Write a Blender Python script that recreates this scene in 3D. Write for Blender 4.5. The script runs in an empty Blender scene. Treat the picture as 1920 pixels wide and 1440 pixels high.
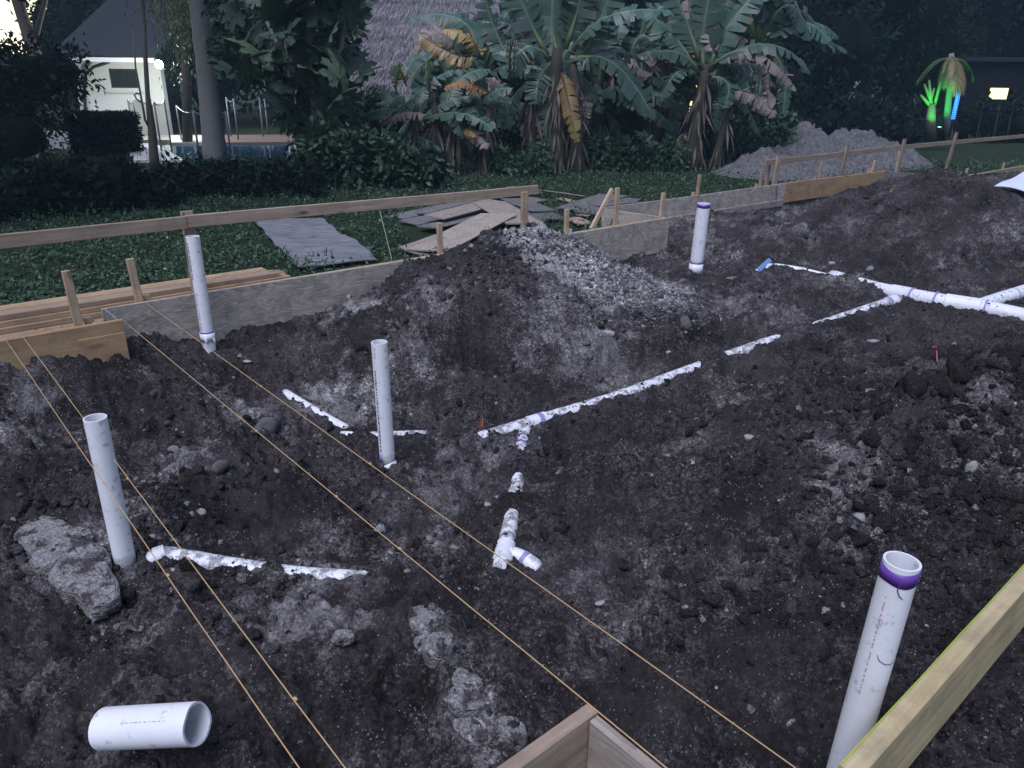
import bpy, bmesh, math, random, time
import numpy as np
from mathutils import Vector, Matrix, Euler
T0 = time.time()
sc = bpy.context.scene
rad = math.radians

# ------------------------------------------------------------------ camera
CAMH = 1.5
cam_d = bpy.data.cameras.new('camera'); cam = bpy.data.objects.new('camera', cam_d)
sc.collection.objects.link(cam); sc.camera = cam
cam_d.sensor_width = 36; cam_d.lens = 1412 / 1920 * 36; cam_d.clip_start = .05; cam_d.clip_end = 600
CM = Matrix.Rotation(rad(90 - 22.08), 3, 'X') @ Matrix.Rotation(rad(.66), 3, 'Z')
cam.matrix_world = Matrix.Translation((0, 0, CAMH)) @ CM.to_4x4()

# ------------------------------------------------------------------ world, sun, exposure
SUN_AZ, SUN_EL = -48, 4.0            # dusk: the sun has just about set, ahead and to the left
w = bpy.data.worlds.new('World'); sc.world = w; w.use_nodes = True
nt = w.node_tree; bg = nt.nodes['Background']
sky = nt.nodes.new('ShaderNodeTexSky'); sky.sky_type = 'NISHITA'; sky.sun_disc = False
sky.sun_elevation = rad(SUN_EL); sky.sun_rotation = rad(SUN_AZ); sky.air_density = 1.0; sky.dust_density = .6; sky.ozone_density = 3.0
hsv = nt.nodes.new('ShaderNodeHueSaturation'); hsv.inputs['Saturation'].default_value = .7; hsv.inputs['Hue'].default_value = .525
nt.links.new(sky.outputs[0], hsv.inputs['Color']); nt.links.new(hsv.outputs[0], bg.inputs[0]); bg.inputs[1].default_value = .09
sun_d = bpy.data.lights.new('sun', 'SUN'); sun = bpy.data.objects.new('sun', sun_d); sc.collection.objects.link(sun)
sun_d.energy = .95; sun_d.angle = rad(42); sun_d.color = (.79, .81, 1.0)
sun.rotation_euler = Euler((rad(27), rad(-14), 0))      # soft light from the open dusk sky above the lot
sc.view_settings.view_transform = 'Standard'; sc.view_settings.look = 'None'
sc.view_settings.exposure = 2.0; sc.view_settings.gamma = 1
sc.render.engine = 'CYCLES'
sc.cycles.use_denoising = True
sc.cycles.max_bounces = 6; sc.cycles.diffuse_bounces = 3; sc.cycles.transparent_max_bounces = 8
sc.cycles.sample_clamp_indirect = 4

# ------------------------------------------------------------------ survey helpers: real positions on the lot
F = 1412.
def ray(px, py): return CM @ Vector(((px - 960) / F, -(py - 720) / F, -1))
O = Vector((0, 0, CAMH))
def on(px, py, z): d = ray(px, py); return O + d * ((z - CAMH) / d.z)          # point at height z
def at(px, py, y): d = ray(px, py); return O + d * (y / d.y)                   # point y metres ahead
SA = rad(49.3)
UX = Vector((math.sin(SA), math.cos(SA), 0)); VX = Vector((-math.cos(SA), math.sin(SA), 0)); ZX = Vector((0, 0, 1))
def uvp(u, v, z=0): return UX * u + VX * v + ZX * z                             # the lot's own grid along the forms
def onv(px, py, v): d = ray(px, py); return O + d * (v / d.dot(VX))            # point on a form line

# ------------------------------------------------------------------ object helpers
COL = sc.collection
def tag(o, label=None, cat=None, group=None, kind=None):
    if label: o['label'] = label
    if cat: o['category'] = cat
    if group: o['group'] = group
    if kind: o['kind'] = kind
    return o
def empty(name, loc, label, cat, group=None):
    o = bpy.data.objects.new(name, None); COL.objects.link(o); o.location = loc; o.empty_display_size = .1
    return tag(o, label, cat, group)
def link(name, me, mat, parent=None, mw=None):
    o = bpy.data.objects.new(name, me); COL.objects.link(o)
    if mat is not None and not me.materials: me.materials.append(mat)
    m = mw or Matrix()
    if parent is not None:
        o.parent = parent
        pl = parent.location if parent.parent is None else parent.location + parent.parent.location
        o.matrix_local = Matrix.Translation(-abs_loc(parent)) @ m if parent.type == 'EMPTY' else abs_mat(parent).inverted() @ m
    else:
        o.matrix_local = m
    return o
def abs_mat(o):
    m = o.matrix_basis.copy()
    while o.parent is not None:
        o = o.parent; m = o.matrix_basis @ m
    return m
def abs_loc(o): return abs_mat(o).translation
def mesh_np(name, v, f, tint=None, smooth=False):
    v = np.ascontiguousarray(v, np.float32); f = np.ascontiguousarray(f, np.int32)
    me = bpy.data.meshes.new(name); k = f.shape[1]
    me.vertices.add(len(v)); me.vertices.foreach_set('co', v.ravel())
    me.loops.add(f.size); me.loops.foreach_set('vertex_index', f.ravel())
    me.polygons.add(len(f)); me.polygons.foreach_set('loop_start', np.arange(0, f.size, k, dtype=np.int32))
    me.polygons.foreach_set('loop_total', np.full(len(f), k, np.int32))
    if smooth: me.polygons.foreach_set('use_smooth', np.ones(len(f), bool))
    me.update(calc_edges=True)
    if tint is not None:
        for nm, arr in (tint.items() if isinstance(tint, dict) else {'tint': tint}.items()):
            a = me.attributes.new(nm, 'FLOAT', 'POINT'); a.data.foreach_set('value', np.ascontiguousarray(arr, np.float32))
    return me
class MB:
    def __init__(s): s.v = []; s.f = []
    def add(s, vs, fs):
        b = len(s.v); s.v += [tuple(p) for p in vs]; s.f += [tuple(b + i for i in q) for q in fs]
    def box(s, c, hx, hy, hz):
        c, hx, hy, hz = map(Vector, (c, hx, hy, hz))
        vs = [c + hx * a + hy * b + hz * d for a in (-1, 1) for b in (-1, 1) for d in (-1, 1)]
        s.add(vs, [(0, 1, 3, 2), (4, 6, 7, 5), (0, 4, 5, 1), (2, 3, 7, 6), (0, 2, 6, 4), (1, 5, 7, 3)])
    def abox(s, x0, x1, y0, y1, z0, z1):
        s.box(((x0 + x1) / 2, (y0 + y1) / 2, (z0 + z1) / 2), ((x1 - x0) / 2, 0, 0), (0, (y1 - y0) / 2, 0), (0, 0, (z1 - z0) / 2))
    def tube(s, pts, rs, n=8, cap=True):
        pts = [Vector(p) for p in pts]
        if not hasattr(rs, '__len__'): rs = [rs] * len(pts)
        rings = []; vs = []; fs = []; prev = None
        for i, p in enumerate(pts):
            t = (pts[min(i + 1, len(pts) - 1)] - pts[max(i - 1, 0)]).normalized()
            if prev is None:
                a = t.orthogonal().normalized()
            else:
                a = (prev - t * prev.dot(t)).normalized()
            prev = a; b = t.cross(a)
            for k in range(n):
                th = 2 * math.pi * k / n; vs.append(p + (a * math.cos(th) + b * math.sin(th)) * rs[i])
        for i in range(len(pts) - 1):
            for k in range(n):
                k2 = (k + 1) % n; fs.append((i * n + k, i * n + k2, (i + 1) * n + k2, (i + 1) * n + k))
        if cap:
            fs.append(tuple(range(n))[::-1]); fs.append(tuple((len(pts) - 1) * n + k for k in range(n)))
        s.add(vs, fs)
    def mesh(s, name, smooth=False):
        me = bpy.data.meshes.new(name); me.from_pydata(s.v, [], s.f); me.update()
        if smooth: me.polygons.foreach_set('use_smooth', np.ones(len(me.polygons), bool))
        return me
    def build(s, name, mat, parent=None, smooth=False, mw=None): return link(name, s.mesh(name, smooth), mat, parent, mw)

# ------------------------------------------------------------------ numpy noise
def _hash(ix, iy, seed):
    with np.errstate(over='ignore'):
        h = (ix.astype(np.uint32) * np.uint32(374761393)) ^ (iy.astype(np.uint32) * np.uint32(668265263)) ^ np.uint32((seed * 2246822519) & 0xffffffff)
        h = (h ^ (h >> np.uint32(13))) * np.uint32(1274126177); h = h ^ (h >> np.uint32(16))
        h = h * np.uint32(2246822519); return (h ^ (h >> np.uint32(15))).astype(np.float64) / 4294967296.
def perlin(x, y, seed=0):
    xi = np.floor(x); yi = np.floor(y); fx = x - xi; fy = y - yi; xi = xi.astype(np.int64); yi = yi.astype(np.int64)
    u = fx * fx * fx * (fx * (fx * 6 - 15) + 10); v = fy * fy * fy * (fy * (fy * 6 - 15) + 10)
    def g(dx, dy):
        a = _hash(xi + dx, yi + dy, seed) * 2 * np.pi; return np.cos(a) * (fx - dx) + np.sin(a) * (fy - dy)
    return ((g(0, 0) * (1 - u) + g(1, 0) * u) * (1 - v) + (g(0, 1) * (1 - u) + g(1, 1) * u) * v) * 1.5
def fbm(x, y, s, o=3, seed=0, gain=.5):
    r = 0; a = 1; f = 1 / s
    for i in range(o): r = r + a * perlin(x * f + 17.3 * i, y * f - 9.1 * i, seed + i); a *= gain; f *= 2.03
    return r
def worley(x, y, s, seed=0):
    x = x / s; y = y / s; xi = np.floor(x).astype(np.int64); yi = np.floor(y).astype(np.int64); d = np.full(np.shape(x), 9.)
    for dx in (-1, 0, 1):
        for dy in (-1, 0, 1):
            px = xi + dx + _hash(xi + dx, yi + dy, seed); py = yi + dy + _hash(xi + dx, yi + dy, seed + 77)
            d = np.minimum(d, (x - px) ** 2 + (y - py) ** 2)
    return np.sqrt(d)
def sstep(a, b, x): t = np.clip((x - a) / (b - a), 0, 1); return t * t * (3 - 2 * t)

# ------------------------------------------------------------------ materials
def new_mat(name):
    m = bpy.data.materials.new(name); m.use_nodes = True; n = m.node_tree
    return m, n, n.nodes['Principled BSDF']
def N(n, t, **kw):
    d = n.nodes.new(t)
    for k, v in kw.items():
        if k.startswith('i_'): d.inputs[k[2:].replace('_', ' ')].default_value = v
        else: setattr(d, k, v)
    return d
def mixc(n, fac, a, b, blend='MIX'):
    m = n.nodes.new('ShaderNodeMix'); m.data_type = 'RGBA'; m.blend_type = blend
    for s, v in ((0, fac), (6, a), (7, b)):
        if hasattr(v, 'node'): n.links.new(v, m.inputs[s])
        elif s == 0: m.inputs[0].default_value = v
        else: m.inputs[s].default_value = (*v, 1)
    return m.outputs[2]
def ramp(n, src, stops):
    r = n.nodes.new('ShaderNodeValToRGB'); e = r.color_ramp.elements
    e[0].position, e[0].color = stops[0][0], (*stops[0][1], 1) if hasattr(stops[0][1], '__len__') else (stops[0][1],) * 3 + (1,)
    e[1].position, e[1].color = stops[-1][0], (*stops[-1][1], 1) if hasattr(stops[-1][1], '__len__') else (stops[-1][1],) * 3 + (1,)
    for p, c in stops[1:-1]:
        q = e.new(p); q.color = (*c, 1) if hasattr(c, '__len__') else (c, c, c, 1)
    n.links.new(src, r.inputs[0]); return r.outputs[0]
def math_n(n, op, a, b=0., c=None):
    m = n.nodes.new('ShaderNodeMath'); m.operation = op
    for i, v in enumerate((a, b, c)):
        if v is None: continue
        if hasattr(v, 'node'): n.links.new(v, m.inputs[i])
        else: m.inputs[i].default_value = v
    return m.outputs[0]
def bump(n, b, h, strength=.5, dist=.01):
    k = n.nodes.new('ShaderNodeBump'); k.inputs['Strength'].default_value = strength; k.inputs['Distance'].default_value = dist
    n.links.new(h, k.inputs['Height']); n.links.new(k.outputs[0], b.inputs['Normal'])
def noise(n, vec, scale, detail=4, rough=.6):
    k = n.nodes.new('ShaderNodeTexNoise'); k.inputs['Scale'].default_value = scale; k.inputs['Detail'].default_value = detail; k.inputs['Roughness'].default_value = rough
    if vec is not None: n.links.new(vec, k.inputs['Vector'])
    return k.outputs[0]
def objco(n): return n.nodes.new('ShaderNodeTexCoord').outputs['Object']

def mat_soil():
    m, n, b = new_mat('soil'); co = objco(n)
    t = N(n, 'ShaderNodeAttribute', attribute_name='tone').outputs['Fac']; g = N(n, 'ShaderNodeAttribute', attribute_name='grass').outputs['Fac']
    n1 = noise(n, co, 9, 6, .7); n2 = noise(n, co, 70, 5, .7); n3 = noise(n, co, 2.2, 4, .6)
    dark = mixc(n, ramp(n, n3, [(.35, 0), (.65, 1)]), (.025, .0205, .0205), (.070, .060, .060))
    tt = math_n(n, 'ADD', t, math_n(n, 'MULTIPLY', math_n(n, 'SUBTRACT', n1, .5), 1.1))
    tt = math_n(n, 'ADD', tt, math_n(n, 'MULTIPLY', math_n(n, 'SUBTRACT', n2, .5), 1.3))
    c = mixc(n, ramp(n, tt, [(.22, 0), (.42, .22), (.62, .55), (.9, 1)]), dark, (.40, .375, .365))
    crumb = ramp(n, noise(n, co, 1.7, 4, .6), [(.40, .25), (.60, 1)])
    for vs_, am in ((48, .55), (115, .5)):
        vc = N(n, 'ShaderNodeTexVoronoi'); vc.inputs['Scale'].default_value = vs_; vc.inputs['Randomness'].default_value = 1
        wv = N(n, 'ShaderNodeVectorMath', operation='ADD'); n.links.new(co, wv.inputs[0]); nz = N(n, 'ShaderNodeTexNoise'); nz.inputs['Scale'].default_value = vs_ * 1.3; n.links.new(co, nz.inputs['Vector'])
        sm = N(n, 'ShaderNodeVectorMath', operation='SCALE'); n.links.new(nz.outputs['Color'], sm.inputs[0]); sm.inputs['Scale'].default_value = .9 / vs_; n.links.new(sm.outputs[0], wv.inputs[1]); n.links.new(wv.outputs[0], vc.inputs['Vector'])
        sp_ = N(n, 'ShaderNodeSeparateColor'); n.links.new(vc.outputs['Color'], sp_.inputs[0]); val = math_n(n, 'MULTIPLY_ADD', math_n(n, 'POWER', sp_.outputs[0], 1.6), 1.5, .42)
        sc_ = N(n, 'ShaderNodeMix', data_type='RGBA', blend_type='MULTIPLY'); n.links.new(math_n(n, 'MULTIPLY', crumb, am + .3), sc_.inputs[0]); n.links.new(c, sc_.inputs[6]); cbv = N(n, 'ShaderNodeCombineColor')
        for i_ in range(3): n.links.new(val, cbv.inputs[i_])
        n.links.new(cbv.outputs[0], sc_.inputs[7]); c = sc_.outputs[2]
    speck = N(n, 'ShaderNodeTexVoronoi'); speck.inputs['Scale'].default_value = 55; n.links.new(co, speck.inputs['Vector'])
    sp = math_n(n, 'MULTIPLY', ramp(n, speck.outputs['Distance'], [(.13, 1), (.20, 0)]), ramp(n, noise(n, co, 8, 4), [(.46, 0), (.60, 1)]))
    c = mixc(n, math_n(n, 'MULTIPLY', sp, .8), c, (.48, .46, .44))
    gr = mixc(n, n1, (.012, .02, .010), (.03, .05, .02)); c = mixc(n, g, c, gr)
    n.links.new(c, b.inputs['Base Color']); b.inputs['Roughness'].default_value = .95; b.inputs['Specular IOR Level'].default_value = .2
    bump(n, b, math_n(n, 'ADD', noise(n, co, 45, 8, .75), math_n(n, 'MULTIPLY', noise(n, co, 160, 4, .7), .4)), .9, .03)
    return m
def mat_clod():
    m, n, b = new_mat('clod'); co = objco(n); t = N(n, 'ShaderNodeAttribute', attribute_name='tint').outputs['Fac']
    c = ramp(n, t, [(0, (.020, .0165, .0165)), (.5, (.066, .057, .057)), (.8, (.25, .24, .235)), (1, (.64, .625, .615))])
    c = mixc(n, math_n(n, 'MULTIPLY', noise(n, co, 60, 5, .7), .4), c, (.05, .046, .047))
    vc = N(n, 'ShaderNodeTexVoronoi'); vc.inputs['Scale'].default_value = 130; n.links.new(co, vc.inputs['Vector']); sp_ = N(n, 'ShaderNodeSeparateColor'); n.links.new(vc.outputs['Color'], sp_.inputs[0]); val = math_n(n, 'MULTIPLY_ADD', math_n(n, 'POWER', sp_.outputs[0], 1.6), 1.5, .42); cbv = N(n, 'ShaderNodeCombineColor')
    for i_ in range(3): n.links.new(val, cbv.inputs[i_])
    c = mixc(n, .5, c, cbv.outputs[0], 'MULTIPLY')
    n.links.new(c, b.inputs['Base Color']); b.inputs['Roughness'].default_value = .95; b.inputs['Specular IOR Level'].default_value = .15
    bump(n, b, math_n(n, 'ADD', noise(n, co, 70, 6, .75), vc.outputs['Distance']), 1., .02); return m
def mat_rock(name, c1, c2):
    m, n, b = new_mat(name); co = objco(n)
    c = mixc(n, ramp(n, noise(n, co, 14, 6, .7), [(.32, 0), (.68, 1)]), c1, c2)
    c = mixc(n, ramp(n, noise(n, co, 5, 5, .6), [(.55, 0), (.68, .8)]), c, (.06, .054, .05))
    n.links.new(c, b.inputs['Base Color']); b.inputs['Roughness'].default_value = .93; b.inputs['Specular IOR Level'].default_value = .25
    bump(n, b, noise(n, co, 45, 8, .75), .8, .012); return m
def mat_mortar():
    m, n, b = new_mat('crusted_mortar'); co = objco(n)
    vo = N(n, 'ShaderNodeTexVoronoi'); vo.inputs['Scale'].default_value = 85; n.links.new(co, vo.inputs['Vector']); sp_ = N(n, 'ShaderNodeSeparateColor'); n.links.new(vo.outputs['Color'], sp_.inputs[0])
    c = mixc(n, math_n(n, 'POWER', sp_.outputs[0], 2.), (.17, .16, .155), (.42, .40, .39)); c = mixc(n, ramp(n, noise(n, co, 24, 6, .75), [(.40, 0), (.66, 1)]), c, (.30, .285, .28))
    c = mixc(n, ramp(n, noise(n, co, 11, 6, .7), [(.50, 0), (.60, .9)]), c, (.045, .037, .036)); n.links.new(c, b.inputs['Base Color']); b.inputs['Roughness'].default_value = .95; b.inputs['Specular IOR Level'].default_value = .15
    bump(n, b, math_n(n, 'ADD', noise(n, co, 60, 8, .75), vo.outputs['Distance']), .9, .012); return m
def mat_wood(name, c1, c2, knot=.5, grime=.3, rings=False):
    m, n, b = new_mat(name); co = objco(n); oi = n.nodes.new('ShaderNodeObjectInfo')
    mp = N(n, 'ShaderNodeMapping'); n.links.new(co, mp.inputs[0]); mp.inputs['Scale'].default_value = (.9, 14, 14) if not rings else (.9, 6.5, 6.5)
    off = N(n, 'ShaderNodeVectorMath', operation='ADD'); n.links.new(mp.outputs[0], off.inputs[0])
    cb = N(n, 'ShaderNodeCombineXYZ')
    for i in range(3): n.links.new(math_n(n, 'MULTIPLY', oi.outputs['Random'], 37. + 11 * i), cb.inputs[i])
    n.links.new(cb.outputs[0], off.inputs[1]); v = off.outputs[0]
    g = noise(n, v, 2.2, 6, .62)
    if rings: fac = math_n(n, 'FRACT', math_n(n, 'MULTIPLY', noise(n, v, .8, 3, .5), 26.)); fac = math_n(n, 'ADD', math_n(n, 'MULTIPLY', fac, .38), math_n(n, 'MULTIPLY', noise(n, v, 3.5, 8, .75), .62))
    else: fac = g
    c = mixc(n, ramp(n, fac, [(.3, 0), (.7, 1)]), c1, c2)
    vo = N(n, 'ShaderNodeTexVoronoi'); vo.inputs['Scale'].default_value = 2.3
    mp2 = N(n, 'ShaderNodeMapping'); n.links.new(co, mp2.inputs[0]); mp2.inputs['Scale'].default_value = (1, 3, 3)
    of2 = N(n, 'ShaderNodeVectorMath', operation='ADD'); n.links.new(mp2.outputs[0], of2.inputs[0]); n.links.new(cb.outputs[0], of2.inputs[1])
    n.links.new(of2.outputs[0], vo.inputs['Vector'])
    c = mixc(n, math_n(n, 'MULTIPLY', ramp(n, vo.outputs['Distance'], [(.07, 1), (.15, 0)]), knot), c, (.05, .028, .018))
    val = math_n(n, 'MULTIPLY_ADD', oi.outputs['Random'], .35, .8)
    hs = N(n, 'ShaderNodeHueSaturation'); n.links.new(c, hs.inputs['Color']); n.links.new(val, hs.inputs['Value']); c = hs.outputs[0]
    c = mixc(n, math_n(n, 'MULTIPLY', ramp(n, noise(n, co, 5, 6, .75), [(.45, 0), (.68, 1)]), grime), c, (.09, .08, .075))
    n.links.new(c, b.inputs['Base Color']); b.inputs['Roughness'].default_value = .8; b.inputs['Specular IOR Level'].default_value = .25
    bump(n, b, noise(n, v, 6, 6, .7), .35, .004); return m
def mat_pvc(name, dirt, z0=None, col=(.78, .78, .80)):
    m, n, b = new_mat(name); co = objco(n)
    f = ramp(n, noise(n, co, 22, 6, .7), [(.62 - dirt * .22, 0), (.70 - dirt * .2, 1)])
    c = mixc(n, math_n(n, 'MULTIPLY', f, .35 + .6 * dirt), col, (.06, .054, .05))
    s = ramp(n, noise(n, co, 4, 4, .6), [(.4, 0), (.8, .35)]); c = mixc(n, s, c, (.5, .49, .48))
    if z0 is not None:                                   # splashed soil on the lowest hand's breadth
        sx = N(n, 'ShaderNodeSeparateXYZ'); n.links.new(co, sx.inputs[0])
        k = math_n(n, 'ADD', sx.outputs[2], math_n(n, 'MULTIPLY', noise(n, co, 30, 5, .7), .16))
        c = mixc(n, ramp(n, k, [(z0 + .09, .85), (z0 + .16, 0)]), c, (.07, .06, .055))
    n.links.new(c, b.inputs['Base Color']); b.inputs['Roughness'].default_value = .42; return m
def mat_plain(name, c, r=.7, spec=.4, emit=None, es=0, var=.25, metal=0):
    m, n, b = new_mat(name); co = objco(n)
    cc = mixc(n, ramp(n, noise(n, co, 3, 5, .65), [(.3, 0), (.75, var)]), c, tuple(x * .45 for x in c))
    n.links.new(cc, b.inputs['Base Color']); b.inputs['Roughness'].default_value = r; b.inputs['Specular IOR Level'].default_value = spec; b.inputs['Metallic'].default_value = metal
    if emit: b.inputs['Emission Color'].default_value = (*emit, 1); b.inputs['Emission Strength'].default_value = es
    return m
def mat_leaf(name, c1, c2, r=.55, spec=.3):
    m, n, b = new_mat(name); t = N(n, 'ShaderNodeAttribute', attribute_name='tint').outputs['Fac']
    c = mixc(n, t, c1, c2); co = objco(n)
    c = mixc(n, math_n(n, 'MULTIPLY', noise(n, co, 5, 4), .5), c, tuple(x * .5 for x in c1))
    n.links.new(c, b.inputs['Base Color']); b.inputs['Roughness'].default_value = r; b.inputs['Specular IOR Level'].default_value = spec
    return m
M = dict(
    soil=mat_soil(), clod=mat_clod(),
    rock=mat_rock('pale_rock', (.26, .25, .245), (.42, .40, .39)), rock_dark=mat_rock('dark_rock', (.07, .065, .062), (.17, .16, .155)),
    concrete=mat_mortar(), marl=mat_rock('marl', (.15, .145, .145), (.32, .31, .31)),
    pine=mat_wood('pine', (.38, .26, .16), (.52, .39, .27), .6, .35), pine_orange=mat_wood('orange_pine', (.29, .18, .09), (.40, .27, .15), .5, .45),
    lumber=mat_wood('lumber', (.34, .22, .125), (.48, .33, .20), .6, .4),
    pine_pale=mat_wood('pale_pine', (.35, .27, .14), (.50, .415, .24), .95, .4), rail=mat_wood('rail_wood', (.24, .17, .12), (.43, .33, .25), .8, .35),
    ply=mat_wood('grey_plywood', (.27, .225, .19), (.49, .43, .375), .3, .6, True), ply_dark=mat_wood('weathered_plywood', (.10, .095, .095), (.21, .20, .195), .2, .5, True),
    ply_tan=mat_wood('tan_plywood', (.28, .23, .18), (.42, .36, .30), .3, .35, True), slate=mat_wood('slate_grey_sheet', (.10, .105, .115), (.26, .265, .285), 0, .65),
    pvc=mat_pvc('pvc', .12), pvc_dirty=mat_pvc('pvc_soiled', .72), pvc_mid=mat_pvc('pvc_smeared', .28),
    purple=mat_plain('purple_primer', (.12, .045, .30), .4), purple_faint=mat_plain('purple_smear', (.30, .27, .52), .45),
    ink=mat_plain('pipe_print', (.12, .10, .20), .6), print_faint=mat_plain('faint_print', (.30, .29, .40), .6), red_ink=mat_plain('red_pipe_print', (.58, .30, .34), .6),
    twine=mat_plain('orange_twine', (.52, .34, .17), .8), yellow=mat_plain('yellow_twine', (.38, .46, .06), .8), grey_twine=mat_plain('pale_twine', (.35, .36, .30), .8),
)
print('materials', time.time() - T0)

# ================================================================== GROUND
CP = []                                                   # surveyed spot heights of the dug lot
for px, py, z in [
    (460,690,-.47),(560,650,-.43),(540,742,-.57),(640,800,-.62),(727,870,-.64),(850,830,-.66),(600,850,-.60),(400,760,-.50),(200,740,-.42),(80,760,-.40),
    (100,870,-.46),(330,850,-.52),(450,830,-.46),(520,900,-.56),(400,950,-.56),(235,1065,-.55),(110,1010,-.46),(60,1150,-.50),(280,1050,-.55),(480,1075,-.58),(690,1095,-.60),
    (620,1000,-.63),(800,1000,-.61),(850,1130,-.58),(560,1150,-.51),(430,1180,-.49),(300,1200,-.50),(680,1215,-.50),(800,1200,-.48),(860,1290,-.48),(960,1390,-.50),
    (700,1330,-.56),(560,1330,-.53),(290,1375,-.50),(100,1300,-.54),(480,1420,-.56),(1050,1250,-.60),(1100,1400,-.60),
    (905,822,-.68),(990,797,-.67),(1160,747,-.66),(1380,664,-.58),(1560,604,-.51),(1680,567,-.46),(975,860,-.68),(968,920,-.66),(955,985,-.65),(945,1045,-.64),
    (1000,655,-.42),(1100,640,-.42),(1000,745,-.63),(880,700,-.48),(860,780,-.60),(1250,690,-.61),(1330,600,-.42),(1300,640,-.46),(1200,620,-.44),(1450,590,-.44),
    (1250,805,-.56),(1400,760,-.37),(1100,900,-.61),(1250,950,-.53),(1400,900,-.43),(1550,900,-.31),(1500,780,-.28),(1600,720,-.30),(1650,690,-.42),(1750,700,-.22),(1880,640,-.38),
    (1800,800,-.13),(1900,800,-.08),(1900,950,-.22),(1750,950,-.30),(1850,1080,-.38),(1600,1050,-.48),(1400,1100,-.56),(1250,1150,-.61),(1500,1250,-.60),(1300,1350,-.62),
    (1650,1250,-.56),(1500,1420,-.62),(1900,1400,-.50),(1780,575,-.46),(1900,600,-.48),(1600,640,-.46),(1750,625,-.42),(1500,560,-.43),(1400,560,-.43),
    (1450,505,-.44),(1303,508,-.45),(1350,455,-.33),(1420,435,-.28),(1500,440,-.20),(1700,500,-.38),(1850,500,-.36),(1580,520,-.42)]: CP.append(on(px, py, z))
for px, py, v in [(-200,730,5.22),(0,700,5.22),(100,682,5.22),(230,664,5.22),(300,652,5.56),(390,634,5.56),(480,616,5.56),(560,604,5.56),(620,584,5.56),(700,530,5.55),(770,497,5.55),
                  (1110,498,5.52),(1180,484,5.52),(1262,470,5.52),(1330,400,6.5),(1440,420,6.4),(1500,395,6.5),(1560,375,6.5)]: CP.append(onv(px, py, v))
for px, py, y in [(1000,428,6.95),(930,455,6.75),(860,480,6.62),(1055,436,7.2),(800,510,6.3),(1000,500,6.4),(1000,580,5.9),(950,640,5.6),(850,560,5.9),(750,560,5.75),(750,620,5.5),(650,620,5.55),
                  (1120,475,6.95),(1200,540,6.65),(1100,560,6.2),(1250,560,6.6),(1620,350,10.8),(1720,329,11.0),(1850,344,10.4),(1930,352,10.0),(1700,430,8.9),(1850,430,8.7)]: CP.append(at(px, py, y))
CPA = np.array([tuple(p) for p in CP])
def tps_fit(P, lam):
    n = len(P); d = np.hypot(P[:, None, 0] - P[None, :, 0], P[:, None, 1] - P[None, :, 1])
    K = np.where(d > 0, d * d * np.log(d + 1e-12), 0) + lam * np.eye(n)
    A = np.zeros((n + 3, n + 3)); A[:n, :n] = K; A[:n, n] = 1; A[:n, n + 1:] = P[:, :2]; A[n, :n] = 1; A[n + 1:, :n] = P[:, :2].T
    return np.linalg.solve(A, np.r_[P[:, 2], 0, 0, 0])
TW = tps_fit(CPA, .02)
def tps(x, y):
    x = np.asarray(x, float); y = np.asarray(y, float); r = TW[-3] + TW[-2] * x + TW[-1] * y
    for (a, b, _), wgt in zip(CPA, TW[:-3]):
        d2 = (x - a) ** 2 + (y - b) ** 2 + 1e-9; r = r + wgt * .5 * d2 * np.log(d2)
    return r
def vlim(u): return np.where(u < 1.14, 5.28, np.where(u < 7.22, 5.61, np.where(u < 14.62, 6.53, 5.25)))
def uv_of(x, y): return x * UX.x + y * UX.y, x * VX.x + y * VX.y

# buried pipe runs: polyline on the lot, radius, how deep the soil lies over the axis (in radii)
def seg(pts, z): return [on(px, py, zz) for (px, py), zz in zip(pts, z)]
RUN_MAIN = seg([(900,824),(990,796),(1160,746),(1380,663),(1560,603),(1685,561)], [-.675,-.665,-.63,-.575,-.50,-.445])
RUN_BRANCH = seg([(985,803),(976,842),(970,905),(957,985),(944,1045),(935,1072)], [-.67,-.685,-.675,-.645,-.63,-.66])
RUN_BRANCH_TAIL = seg([(948,1036),(975,1042),(1010,1068)], [-.625,-.63,-.66])
RUN_BIG = seg([(1560,520),(1640,543),(1690,553),(1760,566),(1850,580),(1935,598)], [-.47,-.45,-.425,-.41,-.41,-.42])
RUN_WYE = seg([(1830,576),(1870,562),(1935,542)], [-.41,-.42,-.40])
RUN_LEFT = seg([(262,1075),(285,1048),(310,1040),(430,1062),(560,1080),(700,1088)], [-.60,-.545,-.54,-.555,-.575,-.605])
RUN_UPPER = seg([(535,738),(600,778),(650,806)], [-.575,-.60,-.655])
RUN_MID = seg([(640,818),(700,819),(800,816)], [-.645,-.635,-.66])
RUN_TAG = seg([(1420,512),(1445,500),(1500,508),(1560,523)], [-.44,-.42,-.44,-.475])
CARVE = [(RUN_MAIN, .05, .62, 1), (RUN_BRANCH, .042, .75, 2), (RUN_BRANCH_TAIL, .036, .35, 3), (RUN_BIG, .080, -.3, 4), (RUN_WYE, .068, -.1, 5),
         (RUN_LEFT, .042, .60, 6), (RUN_UPPER, .034, .55, 7), (RUN_MID, .034, .65, 8), (RUN_TAG, .046, .7, 9)]
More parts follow.
